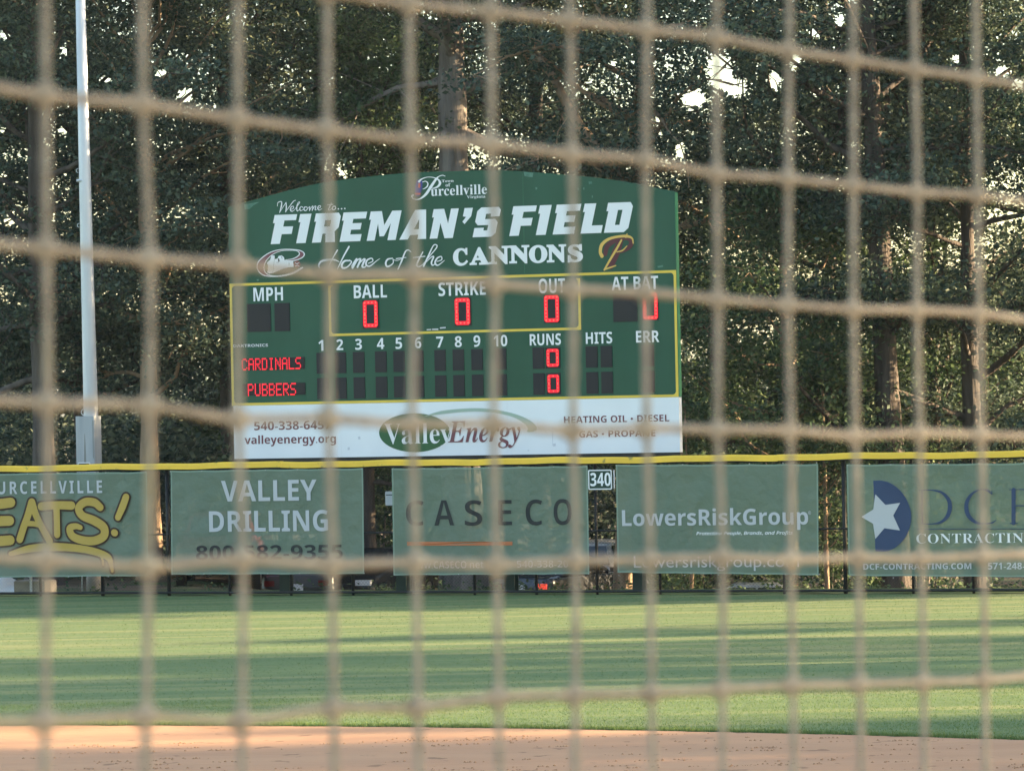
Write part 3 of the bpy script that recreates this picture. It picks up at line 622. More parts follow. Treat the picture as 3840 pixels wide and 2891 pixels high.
put_loops([[(1232, 1618), (1234, 1618), (1236, 1702), (1234, 1702)], [(1342, 1638), (1350, 1636), (1352, 1646), (1344, 1648)], [(1303, 1678), (1311, 1676), (1312, 1686), (1304, 1688)], [(2070, 1600), (2072, 1600), (2074, 1672), (2072, 1672)], [(2074, 1664), (2084, 1662), (2084, 1672), (2075, 1674)], [(1978, 1688), (1984, 1686), (1984, 1690), (1979, 1692)]], M['scuff_grey'], sb, WB + .0145, 'dents')
# maroon and gold P
s2 = lambda pts, wd: ([r2(*p) for p in pts], [v * .407 for v in wd])
strokes([s2([(1545, 690), (1500, 800), (1450, 930)], [50, 80, 60]), s2([(1400, 820), (1420, 745), (1500, 690), (1590, 668), (1640, 700), (1625, 750), (1560, 795), (1520, 800)], [40, 46, 46, 42, 44, 44, 26, 16])], M['maroon'], sb, WT, 'monogram_fill')
strokes([s2([(1370, 838), (1355, 800), (1368, 735), (1425, 685), (1510, 660), (1600, 655), (1648, 675), (1658, 720)], [34, 30, 32, 26, 22, 26, 16, 10]), s2([(1550, 690), (1500, 780), (1440, 880), (1392, 965)], [16, 22, 20, 16]), s2([(1392, 962), (1440, 945), (1498, 925)], [14, 14, 10]), s2([(1508, 800), (1560, 785), (1600, 745)], [10, 12, 8]), s2([(1590, 665), (1602, 632)], [14, 8])], M['gold'], sb, WT + .006, 'monogram')
# ---- score panel lettering
for s, a, b_ in (('MPH', r3(272, 320), r3(542, 188)), ('BALL', r3(1197, 293), r3(1500, 164)), ('STRIKE', r3(1978, 272), r4(298, 134)), ('OUT', r4(787, 246), r4(1028, 106)), ('AT BAT', r4(1460, 220), r4(1886, 84)),
                ('RUNS', r4(705, 727), r4(990, 614)), ('HITS', r4(1222, 712), r4(1463, 600)), ('ERR', r4(1685, 700), r4(1897, 588))):
    bt(s, a, b_)
for s, x0, x1, rr_, yb, yt in (('1', 872, 915, r3, 776, 676), ('2', 1037, 1097, r3, 770, 669), ('3', 1210, 1270, r3, 766, 664), ('4', 1410, 1476, r3, 760, 658), ('5', 1582, 1640, r3, 758, 654), ('6', 1760, 1816, r3, 752, 650), ('7', 1957, 2020, r3, 746, 644), ('8', 2128, 2190, r3, 742, 640), ('9', 187, 247, r4, 738, 632), ('10', 372, 496, r4, 735, 628)):
    bt(s, rr_(x0, yb), rr_(x1, yt), name='inning_number')
bt('DAKTRONICS', r3(86, 744), r3(405, 710), 'bold', 'offwhite')
put_loops([[r3(1868, 577), r3(1910, 575), r3(1910, 585), r3(1868, 587)], [r3(1918, 573), r3(1975, 571), r3(1975, 584), r3(1918, 585)], [r3(1990, 560), r3(2043, 556), r3(2043, 568), r3(1990, 572)]], M['offwhite'], sb, WT, 'label_strip')
# ---- LED modules
def two(name, V, F, m1, V2_, F2_, m2, parent):
    n = len(V); o = obj(name, list(V) + list(V2_), list(F) + [tuple(i + n for i in f) for f in F2_], m1, parent)
    o.data.materials.append(m2); o.data.polygons.foreach_set('material_index', [0] * len(F) + [1] * len(F2_)); return o
def seg0(u0, u1, z0, z1, mod):
    "a lit 0: six bars of red LEDs, with a row of bright dots on each"
    t = (u1 - u0) * .24; zm = (z0 + z1) / 2; w = WT + .016
    bars = [((u0 + t * .55, z1 - t / 2), (u1 - t * .55, z1 - t / 2)), ((u0 + t * .55, z0 + t / 2), (u1 - t * .55, z0 + t / 2))]
    for u in (u0 + t / 2, u1 - t / 2): bars += [((u, zm + t * .25), (u, z1 - t * .55)), ((u, z0 + t * .55), (u, zm - t * .25))]
    for (a, b_) in bars:
        V, F, V2_, F2_ = [], [], [], []
        a, b_ = np.array(a), np.array(b_); d = (b_ - a) / np.linalg.norm(b_ - a); n = np.array([-d[1], d[0]]); h = t / 2
        loop = [a - d * h * .2 + n * h, a - d * h * .9, a - d * h * .2 - n * h, b_ + d * h * .2 - n * h, b_ + d * h * .9, b_ + d * h * .2 + n * h]
        i = len(V); V += [P3(*p, w) for p in loop]; F.append(tuple(range(i, i + 6)))
        L = np.linalg.norm(b_ - a); k = max(3, int(L / .055))
        for s in np.linspace(0, 1, k):
            c = a + (b_ - a) * s; i = len(V2_); rr_ = t * .21
            V2_ += [P3(c[0] + rr_ * 1.15 * math.cos(x), c[1] + rr_ * 1.15 * math.sin(x), w + .004) for x in np.arange(6) * 1.047]; F2_.append(tuple(range(i, i + 6)))
        two('lit_segment', V, F, M['led'], V2_, F2_, M['led_core'], mod)
def module(pc0, pc1, lit=None, name='digit_panel'):
    (u0, z0), (u1, z1) = fuv(*pc0, WT), fuv(*pc1, WT)
    a = Acc().fbox(u0, u1, z0, z1, WB + .001, WT + .008).obj(name, M['module'], sb)
    if lit:
        (a0, b0), (a1, b1) = fuv(*lit[0], WT), fuv(*lit[1], WT)
        seg0(a0, a1, b0, b1, a)
    return a
module(r3(216, 603), r3(428, 338)); module(r3(470, 597), r3(603, 334))
module(r3(1280, 573), r3(1424, 308), (r3(1287, 562), r3(1416, 312))); module(r4(14, 548), r4(160, 284), (r4(19, 540), r4(153, 288)))
module(r4(838, 522), r4(978, 258), (r4(842, 514), r4(974, 262))); module(r4(1477, 511), r4(1692, 246)); module(r4(1746, 498), r4(1888, 232), (r4(1751, 490), r4(1884, 236)))
for row, (ya, yb) in enumerate((((790, 728), (985, 925)), ((1022, 968), (1220, 1165)))):
    zt = fuv(*r4(1465, ya[1]), WT)[1]; zl = fuv(*r4(1465, yb[1]), WT)[1]; zt = (zt + fuv(*r3(1020, ya[0]), WT)[1]) / 2; zl = (zl + fuv(*r3(1020, yb[0]), WT)[1]) / 2
    dx_ = 6 * row
    spans = [(r3(853 + dx_, 900)[0], r3(957 + dx_, 900)[0])] + [(r3(a + dx_, 900)[0], r3(b_ + dx_, 900)[0]) for a, b_ in ((1021, 1124), (1189, 1293), (1393, 1498), (1561, 1665), (1735, 1837), (1940, 2042), (2108, 2211))]
    spans += [(r4(a + dx_, 0)[0], r4(b_ + dx_, 0)[0]) for a, b_ in ((166, 270), (384, 487), (731, 836), (1220, 1328), (1358, 1463), (1742, 1847))]
    for (xa, xb) in spans:
        ym = 1350 + 94 * row - (xa - 1255) * .025; u0, u1 = fuv(xa, ym, WT)[0], fuv(xb, ym, WT)[0]
        Acc().fbox(u0, u1, zl, zt, WB + .001, WT + .008).obj('digit_panel', M['module'], sb)
    p0, p1 = ((r4(864, 927), r4(972, 741)), (r4(873, 1165), r4(976, 982)))[row]
    (u0, _), (u1, _) = fuv(*p0, WT), fuv(*p1, WT); a = Acc().fbox(u0 - .03, u1 + .03, zl, zt, WB + .001, WT + .008).obj('digit_panel', M['module'], sb)
    seg0(u0, u1, zl + .04, zt - .04, a)
DOT = {'C': '01110 10001 10000 10000 10000 10001 01110', 'A': '01110 10001 10001 11111 10001 10001 10001', 'R': '11110 10001 10001 11110 10100 10010 10001', 'D': '11110 10001 10001 10001 10001 10001 11110', 'I': '01110 00100 00100 00100 00100 00100 01110',
       'N': '10001 11001 10101 10101 10011 10001 10001', 'L': '10000 10000 10000 10000 10000 10000 11111', 'S': '01111 10000 10000 01110 00001 00001 11110', 'P': '11110 10001 10001 11110 10000 10000 10000', 'U': '10001 10001 10001 10001 10001 10001 01110',
       'B': '11110 10001 10001 11110 10001 10001 11110', 'E': '11111 10000 10000 11110 10000 10000 11111'}
for word, m0, m1, t0, t1 in (('CARDINALS', r3(166, 955), r3(742, 832), r3(172, 950), r3(706, 842)), ('PUBBERS', r3(172, 1190), r3(748, 1068), r3(228, 1186), r3(660, 1078))):
    (u0, z0), (u1, z1) = fuv(*m0, WT), fuv(*m1, WT)
    nm = Acc().fbox(u0, u1, z0, z1, WB + .001, WT + .008).obj('name_panel', M['module'], sb)
    lv = Acc()
    for k in range(1, 9): zz = z0 + (z1 - z0) * k / 9; lv.fbox(u0 + .01, u1 - .01, zz - .004, zz + .004, WT + .0085, WT + .014)
    lv.obj('louvre', M['trim'], nm)
    (a0, b0), (a1, b1) = fuv(*t0, WT), fuv(*t1, WT); n = len(word) * 6 - 1; su, sz = (a1 - a0) / (n - 1), (b1 - b0) / 6
    for li, ch in enumerate(word):
        V, F, V2_, F2_ = [], [], [], []
        for ry, rowb in enumerate(DOT[ch].split()):
            for cx_, bit in enumerate(rowb):
                if bit == '1':
                    uu, zz = a0 + (li * 6 + cx_) * su, b1 - ry * sz
                    i = len(V); V += [P3(uu + .53 * su * math.cos(x), zz + .53 * sz * math.sin(x), WT + .016) for x in np.arange(8) * .785]; F.append(tuple(range(i, i + 8)))
                    i = len(V2_); V2_ += [P3(uu + .24 * su * math.cos(x), zz + .24 * sz * math.sin(x), WT + .019) for x in np.arange(6) * 1.047]; F2_.append(tuple(range(i, i + 6)))
        two('lit_letter', V, F, M['led'], V2_, F2_, M['led_small'], nm)
# ---- sponsor panel
WT2 = WB + .018
bt('540-338-6457', r5(278, 327), r5(985, 236), 'bold', 'maroon2', w=WT2); bt('valleyenergy.org', r5(190, 455), r5(1030, 362), 'bold', 'maroon2', w=WT2)
bt('HEATING OIL • DIESEL', r6(1020, 262), r6(1990, 182), 'bold', 'maroon2', w=WT2); bt('GAS • PROPANE', r6(1160, 393), r6(1862, 322), 'bold', 'maroon2', w=WT2)
put_loops([[r5(1757 + 328 * math.cos(a), 350 + 179 * math.sin(a)) for a in np.linspace(0, 6.283, 48, endpoint=False)]], M['logo_green'], sb, WT2, 'logo_oval')
swo = [(1840, 200), (2000, 150), (2212, 128), (2390, 126), (2560, 148), (2720, 190), (2840, 250), (2885, 310), (2850, 340), (2800, 345)]
swi = [(2790, 335), (2800, 310), (2760, 260), (2660, 205), (2500, 168), (2340, 155), (2180, 160), (2010, 178)]
put_loops([[r5(*p) for p in catmull(swo, 4)] + [r5(*p) for p in catmull(swi, 4)]], M['sage'], sb, WT2 + .004, 'logo_swoosh')
bt('Valley', r5(1478, 455), r5(2095, 250), 'serif', off=-.006, cap=.70, w=WT2 + .006)
bt('Energy', r5(2065, 440), r6(616, 228), 'serif_it', 'maroon2', cap=.69, w=WT2 + .006)

# ------------------------------------------------------------------ light pole
WP = -2.6
def pq(px, py): return fuv(px, py, WP)
pb = pq(358, 2190); lp = empty('light_pole', P3(pb[0], 0, WP), 'tall galvanised floodlight pole rising left of the scoreboard behind the fence', 'light pole')
def px_w(a, b, y): return (pq(b, y)[0] - pq(a, y)[0])
zt, zs = pq(301, 0)[1], pq(340, 1560)[1]; ut, us_ = pq(301.5, 0)[0], pq(341, 1560)[0]; rt, rs = px_w(285, 318, 0) / 2, px_w(316, 365, 1550) / 2
ext = 9.0; k = (zt + ext - zs) / (zt - zs)
Acc().tube([P3(us_, -.3, WP), P3(us_, zs, WP), P3(us_ + (ut - us_) * .5, zs + (zt - zs) * .5, WP), P3(us_ + (ut - us_) * k, zs + (zt - zs) * k, WP)], [rs, rs, (rs + rt) / 2, rs + (rt - rs) * k], 24).obj('shaft', M['galv'], lp, True)
ws = px_w(301, 369, 1660) / 2; um = pq(336, 1660)[0]
sl = Acc(); L = [(um + ws * x, y * ws) for x, y in ((-1, .95), (1, .95), (1, -.6), (-1, -.6))]
V = [P3(u, z, WP + o) for z in (.7, zs) for (u, o) in L]; obj('sleeve', V, [(0, 1, 2, 3), (7, 6, 5, 4), (0, 4, 5, 1), (1, 5, 6, 2), (2, 6, 7, 3), (3, 7, 4, 0)], M['galv_dull'], lp)
wf_ = WP + .95 * ws
a = Acc().fbox(um + ws * .86, um + ws * .90, zs - 1.0, zs - .1, wf_ + .0005, wf_ + .012).obj('sleeve_seam', M['stain'], lp)
V = [P3(u, z, wf_ + .002) for u, z in ((um - .04, zs - 1.15), (um + .02, zs - 1.15), (um + .015, zs - .9), (um + .0, zs - .42), (um - .012, zs - .42), (um - .03, zs - .8))]; obj('rust_streak', V, [tuple(range(6))], M['stain'], lp)
pl = [pq(311, 1762), pq(356, 1732)]
slab(rrect(pl[0][0], pl[1][0], pl[0][1], pl[1][1], .01, 2), wf_ + .012, wf_ + .02, 'notice', M['offwhite'], lp); slab(rrect(pl[0][0] + .02, pl[1][0] - .02, pl[0][1] + .02, pl[1][1] - .03, .01, 2), wf_ + .0205, wf_ + .024, 'notice_face', M['module'], lp)
hp = pq(328, 1545); V2, F2 = loops2d([[(hp[0] + .085 * math.cos(t), hp[1] + .085 * math.sin(t)) for t in np.linspace(0, 6.283, 20, endpoint=False)], [(hp[0] + .06 * math.cos(t), hp[1] + .06 * math.sin(t)) for t in np.linspace(0, 6.283, 20, endpoint=False)]])
place('hand_hole', V2, F2, WP + rs * 1.02, M['galv'], lp)
for py in (640, 845):
    for s in (-1, 1):
        c = pq(311.5 + (py - 640) * .02, py); rr_ = rs * .82
        Acc().tube([P3(c[0] + s * rr_ * .9, c[1] - .05, WP), P3(c[0] + s * (rr_ + .035), c[1] - .03, WP), P3(c[0] + s * (rr_ + .035), c[1] + .03, WP), P3(c[0] + s * rr_ * .9, c[1] + .05, WP)], .010, 6).obj('step_lug', M['galv'], lp)
zc = pq(310, 678)[1]; uc = pq(310, 678)[0]
Acc().tube([P3(uc, zc - .03, WP), P3(uc, zc + .03, WP)], rs * .86, 24).obj('joint_collar', M['galv'], lp, True)
Acc().tube([P3(um - ws - .03, -.1, WP), P3(um - ws - .03, 2.6, WP)], .02, 8).obj('conduit', M['white'], lp, True)
Acc().tube([P3(us_, -.3, WP), P3(us_, .72, WP)], .19, 20).obj('concrete_footing', M['conc'], lp, True)

# ------------------------------------------------------------------ small things behind the fence, left
def rough_box(name, c, half, m, parent, seed, ax=None, n=5):
    g = np.random.default_rng(seed); a = Acc(); a.box(c, half, ax); return a.obj(name, m, parent)
cb0, cb1 = fuv(68, 2226, -1.0), fuv(182, 2174, -1.0)
cbk = empty('concrete_block', P3((cb0[0] + cb1[0]) / 2, 0, -1.0), 'low grey concrete block standing behind the fence under the EATS! banner', 'block')
V = [P3(u, z, w) for z, s in ((-.1, 0), (cb1[1] - .03, 0), (cb1[1], .03)) for (u, w) in ((cb0[0] + s, -.8 - s), (cb1[0] - s, -.8 - s), (cb1[0] - s, -1.4 + s), (cb0[0] + s, -1.4 + s))]
F = [(0, 1, 2, 3), (8, 11, 10, 9)] + [(l * 4 + i, l * 4 + (i + 1) % 4, (l + 1) * 4 + (i + 1) % 4, (l + 1) * 4 + i) for l in range(2) for i in range(4)]
obj('body', V, F, M['conc'], cbk); Acc().fbox(cb0[0] + .45, cb0[0] + .5, .05, cb1[1] + .12, -.78, -.74).obj('stake', M['offwhite'], cbk)
g = np.random.default_rng(4); tc = fuv(20, 2200, -2.4); V = []; nx, ny = 26, 12
for j in range(ny + 1):
    for i in range(nx + 1):
        s, t = i / nx, j / ny; h = .42 * math.sin(math.pi * t) ** .7 * (1 - .75 * s ** 2) + .05 * math.sin(9 * s + 5 * t) * math.sin(math.pi * t) + .04 * math.sin(21 * s + 2 * t) * math.sin(math.pi * t)
        V.append(P3(tc[0] - 1.0 + 1.75 * s, -.02 + h, -2.9 + 1.1 * t))
F = [(j * (nx + 1) + i, j * (nx + 1) + i + 1, (j + 1) * (nx + 1) + i + 1, (j + 1) * (nx + 1) + i) for j in range(ny) for i in range(nx)]
tag(obj('tarp', V, F, M['tarp'], None, True), 'crumpled white tarp lying behind the fence at the far left', 'tarp')

# ------------------------------------------------------------------ parked cars behind the fence
def car(label, px, D, ground, head, col, kind='sedan', tail='tail', rear=True, grp='cars parked behind the fence'):
    """head = heading in degrees of the car's +x (nose) from world +X; every car is built along x, then turned"""
    root = empty('parked_car', (col_at(px, D), D, ground), label, 'car', grp, math.radians(head))
    L, W = (4.7, 1.82) if kind == 'sedan' else (5.4, 2.0) if kind == 'pickup' else (4.8, 1.9)
    if kind == 'sedan': low = [(-2.32, .32), (-2.35, .70), (-2.25, .95), (-1.55, 1.0), (1.0, .98), (2.05, .82), (2.33, .60), (2.33, .30)]; cab = [(-1.75, .97), (-.95, 1.42), (.30, 1.44), (1.15, .97)]
    elif kind == 'pickup': low = [(-2.7, .45), (-2.72, .8), (-2.7, 1.22), (-.6, 1.22), (1.2, 1.18), (2.45, 1.12), (2.65, .9), (2.65, .42)]; cab = [(-.75, 1.2), (-.6, 1.85), (.55, 1.88), (1.3, 1.17)]
    else: low = [(-2.35, .36), (-2.38, .75), (-2.33, 1.08), (-1.5, 1.08), (1.1, 1.05), (2.1, .95), (2.38, .70), (2.38, .34)]; cab = [(-2.30, 1.06), (-2.0, 1.68), (.45, 1.72), (1.3, 1.04)]
    def loft(prof, wl, name, m, parent, tz=0.0, crown=.08):
        n = len(prof); V, F = [], []; zmin, zmax = min(p[1] for p in prof), max(p[1] for p in prof)
        for s in (-1, -.86, 0, .86, 1):
            for x, z in prof:
                f = (z - zmin) / (zmax - zmin); y = s * wl / 2 * (1 - tz * f); k = 1 - .05 * (abs(s) > .9); V.append((x * k, y, z + (crown * .3 if abs(s) < .5 and f > .5 else 0) - (.05 * f if abs(s) > .9 else 0)))
        for r_ in range(4):
            for i in range(n): F.append((r_ * n + i, r_ * n + (i + 1) % n, (r_ + 1) * n + (i + 1) % n, (r_ + 1) * n + i))
        F += [tuple(range(n))[::-1], tuple(range(4 * n, 5 * n))]
        o = obj(name, V, F, m, parent, local=True); md = o.modifiers.new('bevel', 'BEVEL'); md.width = .05; md.segments = 2; md.limit_method = 'ANGLE'; return o
    P = paint('paint_' + label[:14], col)
    loft(low, W, 'body', P, root, .04); loft(cab, W * .94, 'cabin', P, root, .22)
    def quad(name, pts, m): return obj(name, pts, [(0, 1, 2, 3)], m, root, local=True)
    def lerp(a, b, t): return tuple(a[i] + (b[i] - a[i]) * t for i in range(3))
    n = len(cab); zc0, zc1 = min(p[1] for p in cab), max(p[1] for p in cab)
    def yw(z): return W * .94 / 2 * (1 - .22 * (z - zc0) / (zc1 - zc0))
    for (a, b, d, nm) in ((cab[0], cab[1], -1, 'rear_window'), (cab[3], cab[2], 1, 'windscreen')):
        ax, az = a[0] + (b[0] - a[0]) * .12, a[1] + (b[1] - a[1]) * .12; bx, bz = a[0] + (b[0] - a[0]) * .88, a[1] + (b[1] - a[1]) * .88
        nx_ = d * .035; V = [(ax + nx_, -yw(az) + .12, az + .025), (ax + nx_, yw(az) - .12, az + .025), (bx + nx_, yw(bz) - .12, bz + .03), (bx + nx_, -yw(bz) + .12, bz + .03)]
        quad(nm, V, M['glass'])
    for s in (-1, 1):
        z0, z1 = zc0 + .07, zc1 - .09; f0, f1 = (z0 - zc0) / (zc1 - zc0), (z1 - zc0) / (zc1 - zc0)
        x0a, x1a = cab[0][0] + (cab[1][0] - cab[0][0]) * f0 + .12, cab[0][0] + (cab[1][0] - cab[0][0]) * f1 + .10; x0b, x1b = cab[3][0] + (cab[2][0] - cab[3][0]) * f0 - .12, cab[3][0] + (cab[2][0] - cab[3][0]) * f1 - .10
        for t0, t1 in ((0, .48), (.52, 1)):
            quad('side_window', [(x0a + (x0b - x0a) * t0, s * (yw(z0) + .012), z0), (x0a + (x0b - x0a) * t1, s * (yw(z0) + .012), z0), (x1a + (x1b - x1a) * t1, s * (yw(z1) + .012), z1), (x1a + (x1b - x1a) * t0, s * (yw(z1) + .012), z1)], M['glass'])
        rz = .34 if kind != 'pickup' else .40
        for x in (-1.42, 1.42):
            c = np.array([x, s * (W / 2 - .08), rz - .02]); y = np.array([0, 1., 0])
            wh = Acc().tube([c - y * .11, c + y * .11], rz, 20).obj('wheel', M['tyre'], None); wh.parent = root
            rm = Acc().tube([c + y * s * .095, c + y * s * .118], rz * .62, 14).obj('rim', M['rim'], None); rm.parent = wh
        xr, xf = low[1][0], low[-2][0]; zl = low[2][1] - .16
        a = Acc().box((xr - .005, s * (W / 2 - .27), zl - .05), (.03, .13, .07)).obj('tail_lamp', M[tail if s < 0 else 'tail'], None); a.parent = root
        a = Acc().box((xf - .06, s * (W / 2 - .30), low[-2][1] + .06), (.08, .20, .07)).obj('headlight', M['head'], None); a.parent = root
        a = Acc().box((.95, s * (W / 2 + .08), zc0 + .06), (.05, .09, .06)).obj('wing_mirror', P, None); a.parent = root
    for x, zz, nm in ((low[0][0] - .02, low[0][1] + .12, 'rear_bumper'), (low[-1][0] + .0, low[-1][1] + .12, 'front_bumper')):
        a = Acc().box((x, 0, zz), (.07, W / 2 - .08, .10)).obj(nm, M['trim'], None); a.parent = root; md = a.modifiers.new('bevel', 'BEVEL'); md.width = .03
    a = Acc().box((low[1][0] - .03, 0, low[1][1] + .02), (.012, .17, .085)).obj('number_plate', M['plate'], None); a.parent = root
    return root
car('red pickup truck parked behind the VALLEY DRILLING banner', 835, 116.2, -.17, 90, (.30, .022, .025), 'pickup')
car('dark grey car with a pale number plate behind the right end of the VALLEY banner', 1165, 118.0, -.95, 84, (.035, .037, .042), 'suv')
car('black car with bright reflections behind the gap left of the CASECO banner', 1405, 119.0, -.80, 250, (.02, .02, .022), 'sedan')
car('dark car with a lit red tail lamp under the right end of the CASECO banner', 2110, 118.5, -1.05, 62, (.05, .055, .065), 'sedan', 'tail_on')
car('white car behind the fence below the distance sign', 2245, 122.5, -1.1, 78, (.62, .62, .64), 'suv')
car('pale silver car showing only its roof under the LowersRiskGroup banner', 2800, 118.5, -1.86, 172, (.55, .57, .62), 'sedan')
car('black car low behind the fence under the DCF banner', 3310, 119.5, -1.82, 185, (.02, .022, .026), 'sedan')

# ------------------------------------------------------------------ trees
def leaves(centres, n_each, rad, size, seed, droop=.25, tilt=.75):
    g = np.random.default_rng(seed); C = np.repeat(np.asarray(centres), n_each, 0); n = len(C)
    P = C + g.normal(size=(n, 3)) * np.asarray(rad)
    nv = g.normal(size=(n, 3)) * tilt; nv[:, 2] += 1.0; nv /= np.linalg.norm(nv, axis=1)[:, None]
    a = g.normal(size=(n, 3)); a -= nv * (a * nv).sum(1)[:, None]; a /= np.linalg.norm(a, axis=1)[:, None] + 1e-9; b = np.cross(nv, a)
    s = size * g.uniform(.6, 1.35, n)[:, None]; l, w = a * s * .62, b * s * .34
    V = np.stack([P - l, P + w - l * .05, P + l - nv * s * droop * .4, P - w - l * .05], 1).reshape(-1, 3)
    return V.astype(np.float32), np.arange(4 * n).reshape(-1, 4)
def make_tree(seed, H, Rc, r0, base, nlimb, nleaf=34, size=.15, lean=(0, 0), extra=(), bend=.25, crad=(.44, .44, .17), dens=1.0, top=.95, fork=None):
    g = np.random.default_rng(seed); tv, tq, nb = [], [], 0; cen = []
    def add(pts, rad, seg):
        nonlocal nb
        V, Q = tube(pts, rad, seg); tv.append(V); tq.append(Q + nb); nb += len(V)
    zs = np.linspace(0, 1, 16); wob = np.cumsum(g.normal(size=(16, 2)) * bend * .12, 0); wob -= wob[0]; wob *= np.linspace(.2, 1, 16)[:, None]
    TP = np.c_[wob[:, 0] + lean[0] * zs, wob[:, 1] + lean[1] * zs, -2.2 + zs * (H + 2.2)]
    fr = lambda z: r0 * np.clip(1 - .72 * np.maximum(z, 0) / H, .15, 1) * (1 + .75 * np.exp(-np.maximum(z, 0) / .32))
    zz = np.r_[np.linspace(-2.2, 1.2, 10), np.linspace(1.6, H, 22)]; TPi = np.c_[np.interp(zz, TP[:, 2], TP[:, 0]), np.interp(zz, TP[:, 2], TP[:, 1]), zz]
    add(TPi, fr(zz) * (1 + .05 * g.normal(size=len(zz))), 14)
    def at(z): return np.array([np.interp(z, TP[:, 2], TP[:, 0]), np.interp(z, TP[:, 2], TP[:, 1]), z])
    def limb(p0, az, el, L, r, leafy=True):
        d = np.array([math.cos(az) * math.cos(el), math.sin(az) * math.cos(el), math.sin(el)]); pts = [p0]; cur = d.copy(); m = 9
        for i in range(m):
            cur = cur + g.normal(size=3) * .16 + np.array([0, 0, .07 if i < 4 else -.05]); cur /= np.linalg.norm(cur); pts.append(pts[-1] + cur * L / m)
        pts = np.array(pts); add(pts, np.linspace(r, r * .18, m + 1), 7)
        if not leafy: return
        ns = max(4, int(L * 2.1 * dens))
        for k in range(ns):
            t = g.uniform(.22, 1.0); i = min(m - 1, int(t * m)); p = pts[i] + (pts[i + 1] - pts[i]) * (t * m - i); d0 = pts[i + 1] - pts[i]; d0 /= np.linalg.norm(d0)
            sd = d0 * .5 + g.normal(size=3) * np.array([.8, .8, .35]); sd /= np.linalg.norm(sd); l = L * g.uniform(.16, .40) * (1.15 - .5 * t)
            q1 = p + sd * l * .5 + g.normal(size=3) * .08; q2 = p + sd * l + np.array([0, 0, -.05 * l]) + g.normal(size=3) * .12
            add(np.array([p, q1, q2]), [r * .26 * (1 - .5 * t) + .006, r * .15 + .005, .006], 4)
            nc = max(2, int(l * 2.2))
            for s in np.linspace(.35, 1.08, nc): cen.append(p + (q2 - p) * s + g.normal(size=3) * .18)
        cen.append(pts[-1])
    for k in range(nlimb):
        f = (k + g.uniform(0, 1)) / nlimb; z = base + (H * top - base) * f; az = k * 2.39996 + g.uniform(-.5, .5)
        prof = math.sin(math.pi * min(1, .28 + .72 * f)) ** .6 if f > .25 else .75 + .9 * f
        limb(at(z), az, .05 + .75 * f + g.uniform(-.15, .2), Rc * prof * g.uniform(.75, 1.15), float(fr(z)) * g.uniform(.30, .5))
    for (z, az, el, L, r, lf) in extra: limb(at(z), az, el, L, r, lf)
    cen.append(at(H)); cen = np.array(cen)
    LV, LQ = leaves(cen, nleaf, crad, size, seed + 7)
    return (np.vstack(tv), np.vstack(tq)), (LV, LQ)
TREES = {}
def mesh_of(name, V, Q, m, smooth):
    o = fast_obj(name, V, Q, m, None, smooth); me = o.data; bpy.data.objects.remove(o); return me
def tree_data(key, bark='bark', leaf='leaf_a', **kw):
    t, c = make_tree(**kw); TREES[key] = (mesh_of('trunk', *t, M[bark], True), mesh_of('crown', *c, M[leaf], False))
def plant(key, label, X, D, rz=0.0, s=1.0, group='trees standing behind the outfield fence', name='leafy_tree', cat='tree', z=None):
    r = empty(name, (X, D, floor_z(X, D) if z is None else z), label, cat, group, rz); r.scale = (s, s, s)
    for nm, me in zip(('trunk', 'crown'), TREES[key]): link(bpy.data.objects.new(nm, me), r)
    return r
# front row: each has its own trunk, set where the photograph shows it
K = dict(nleaf=78, size=.118)
tree_data('t1', 'bark_dark', 'leaf_a', seed=101, H=19, Rc=5.5, r0=.33, base=6.0, nlimb=30, extra=((5.2, 3.0, -.1, 4.5, .10, True),), **K)
tree_data('t2', 'bark_tan', 'leaf_a', seed=102, H=18, Rc=5.0, r0=.27, base=4.6, nlimb=30, extra=((10.5, -.4, .25, 4.2, .07, False), (12.2, .5, .5, 4.4, .06, False), (13.5, -1.0, .2, 4.0, .06, False)), **K)
tree_data('t3', 'bark', 'leaf_b', seed=103, H=25, Rc=6.2, r0=.58, base=13.0, nlimb=32, bend=.12, extra=((12.2, -.1, -.12, 6.0, .17, True), (13.4, 2.7, .05, 6.5, .10, True)), **K)
tree_data('t4', 'bark_tan', 'leaf_a', seed=104, H=21, Rc=5.5, r0=.30, base=9.6, nlimb=32, lean=(1.0, 0), extra=((11.0, 2.62, .70, 6.5, .19, False), (11, -1.9, .1, 5.5, .09, True), (12.6, -2.7, .2, 4.5, .07, False)), **K)
tree_data('t5', 'bark_tan', 'leaf_c', seed=105, H=12, Rc=3.6, r0=.20, base=2.2, nlimb=24, extra=((4.2, 1.0, 1.1, 4, .08, True),), **K)
tree_data('t6', 'bark_dark', 'leaf_a', seed=106, H=21, Rc=6.0, r0=.40, base=10.0, nlimb=26, lean=(-.8, 0), bend=.12, extra=((4.9, 3.05, .25, 3.6, .14, False), (9.9, .5, 1.05, 6, .20, True), (9.6, 2.3, .95, 6, .19, True), (7.6, -1.2, .2, 2.6, .07, True)), **K)
tree_data('t7', 'bark_dark', 'leaf_a', seed=107, H=19, Rc=5.6, r0=.29, base=3.6, nlimb=30, **K)
tree_data('t8', 'bark_dark', 'leaf_c', seed=108, H=15, Rc=4.4, r0=.20, base=2.8, nlimb=26, **K)
tree_data('slim', 'bark_tan', 'leaf_c', seed=109, H=7.5, Rc=1.9, r0=.075, base=2.4, nlimb=12, nleaf=26, size=.12)
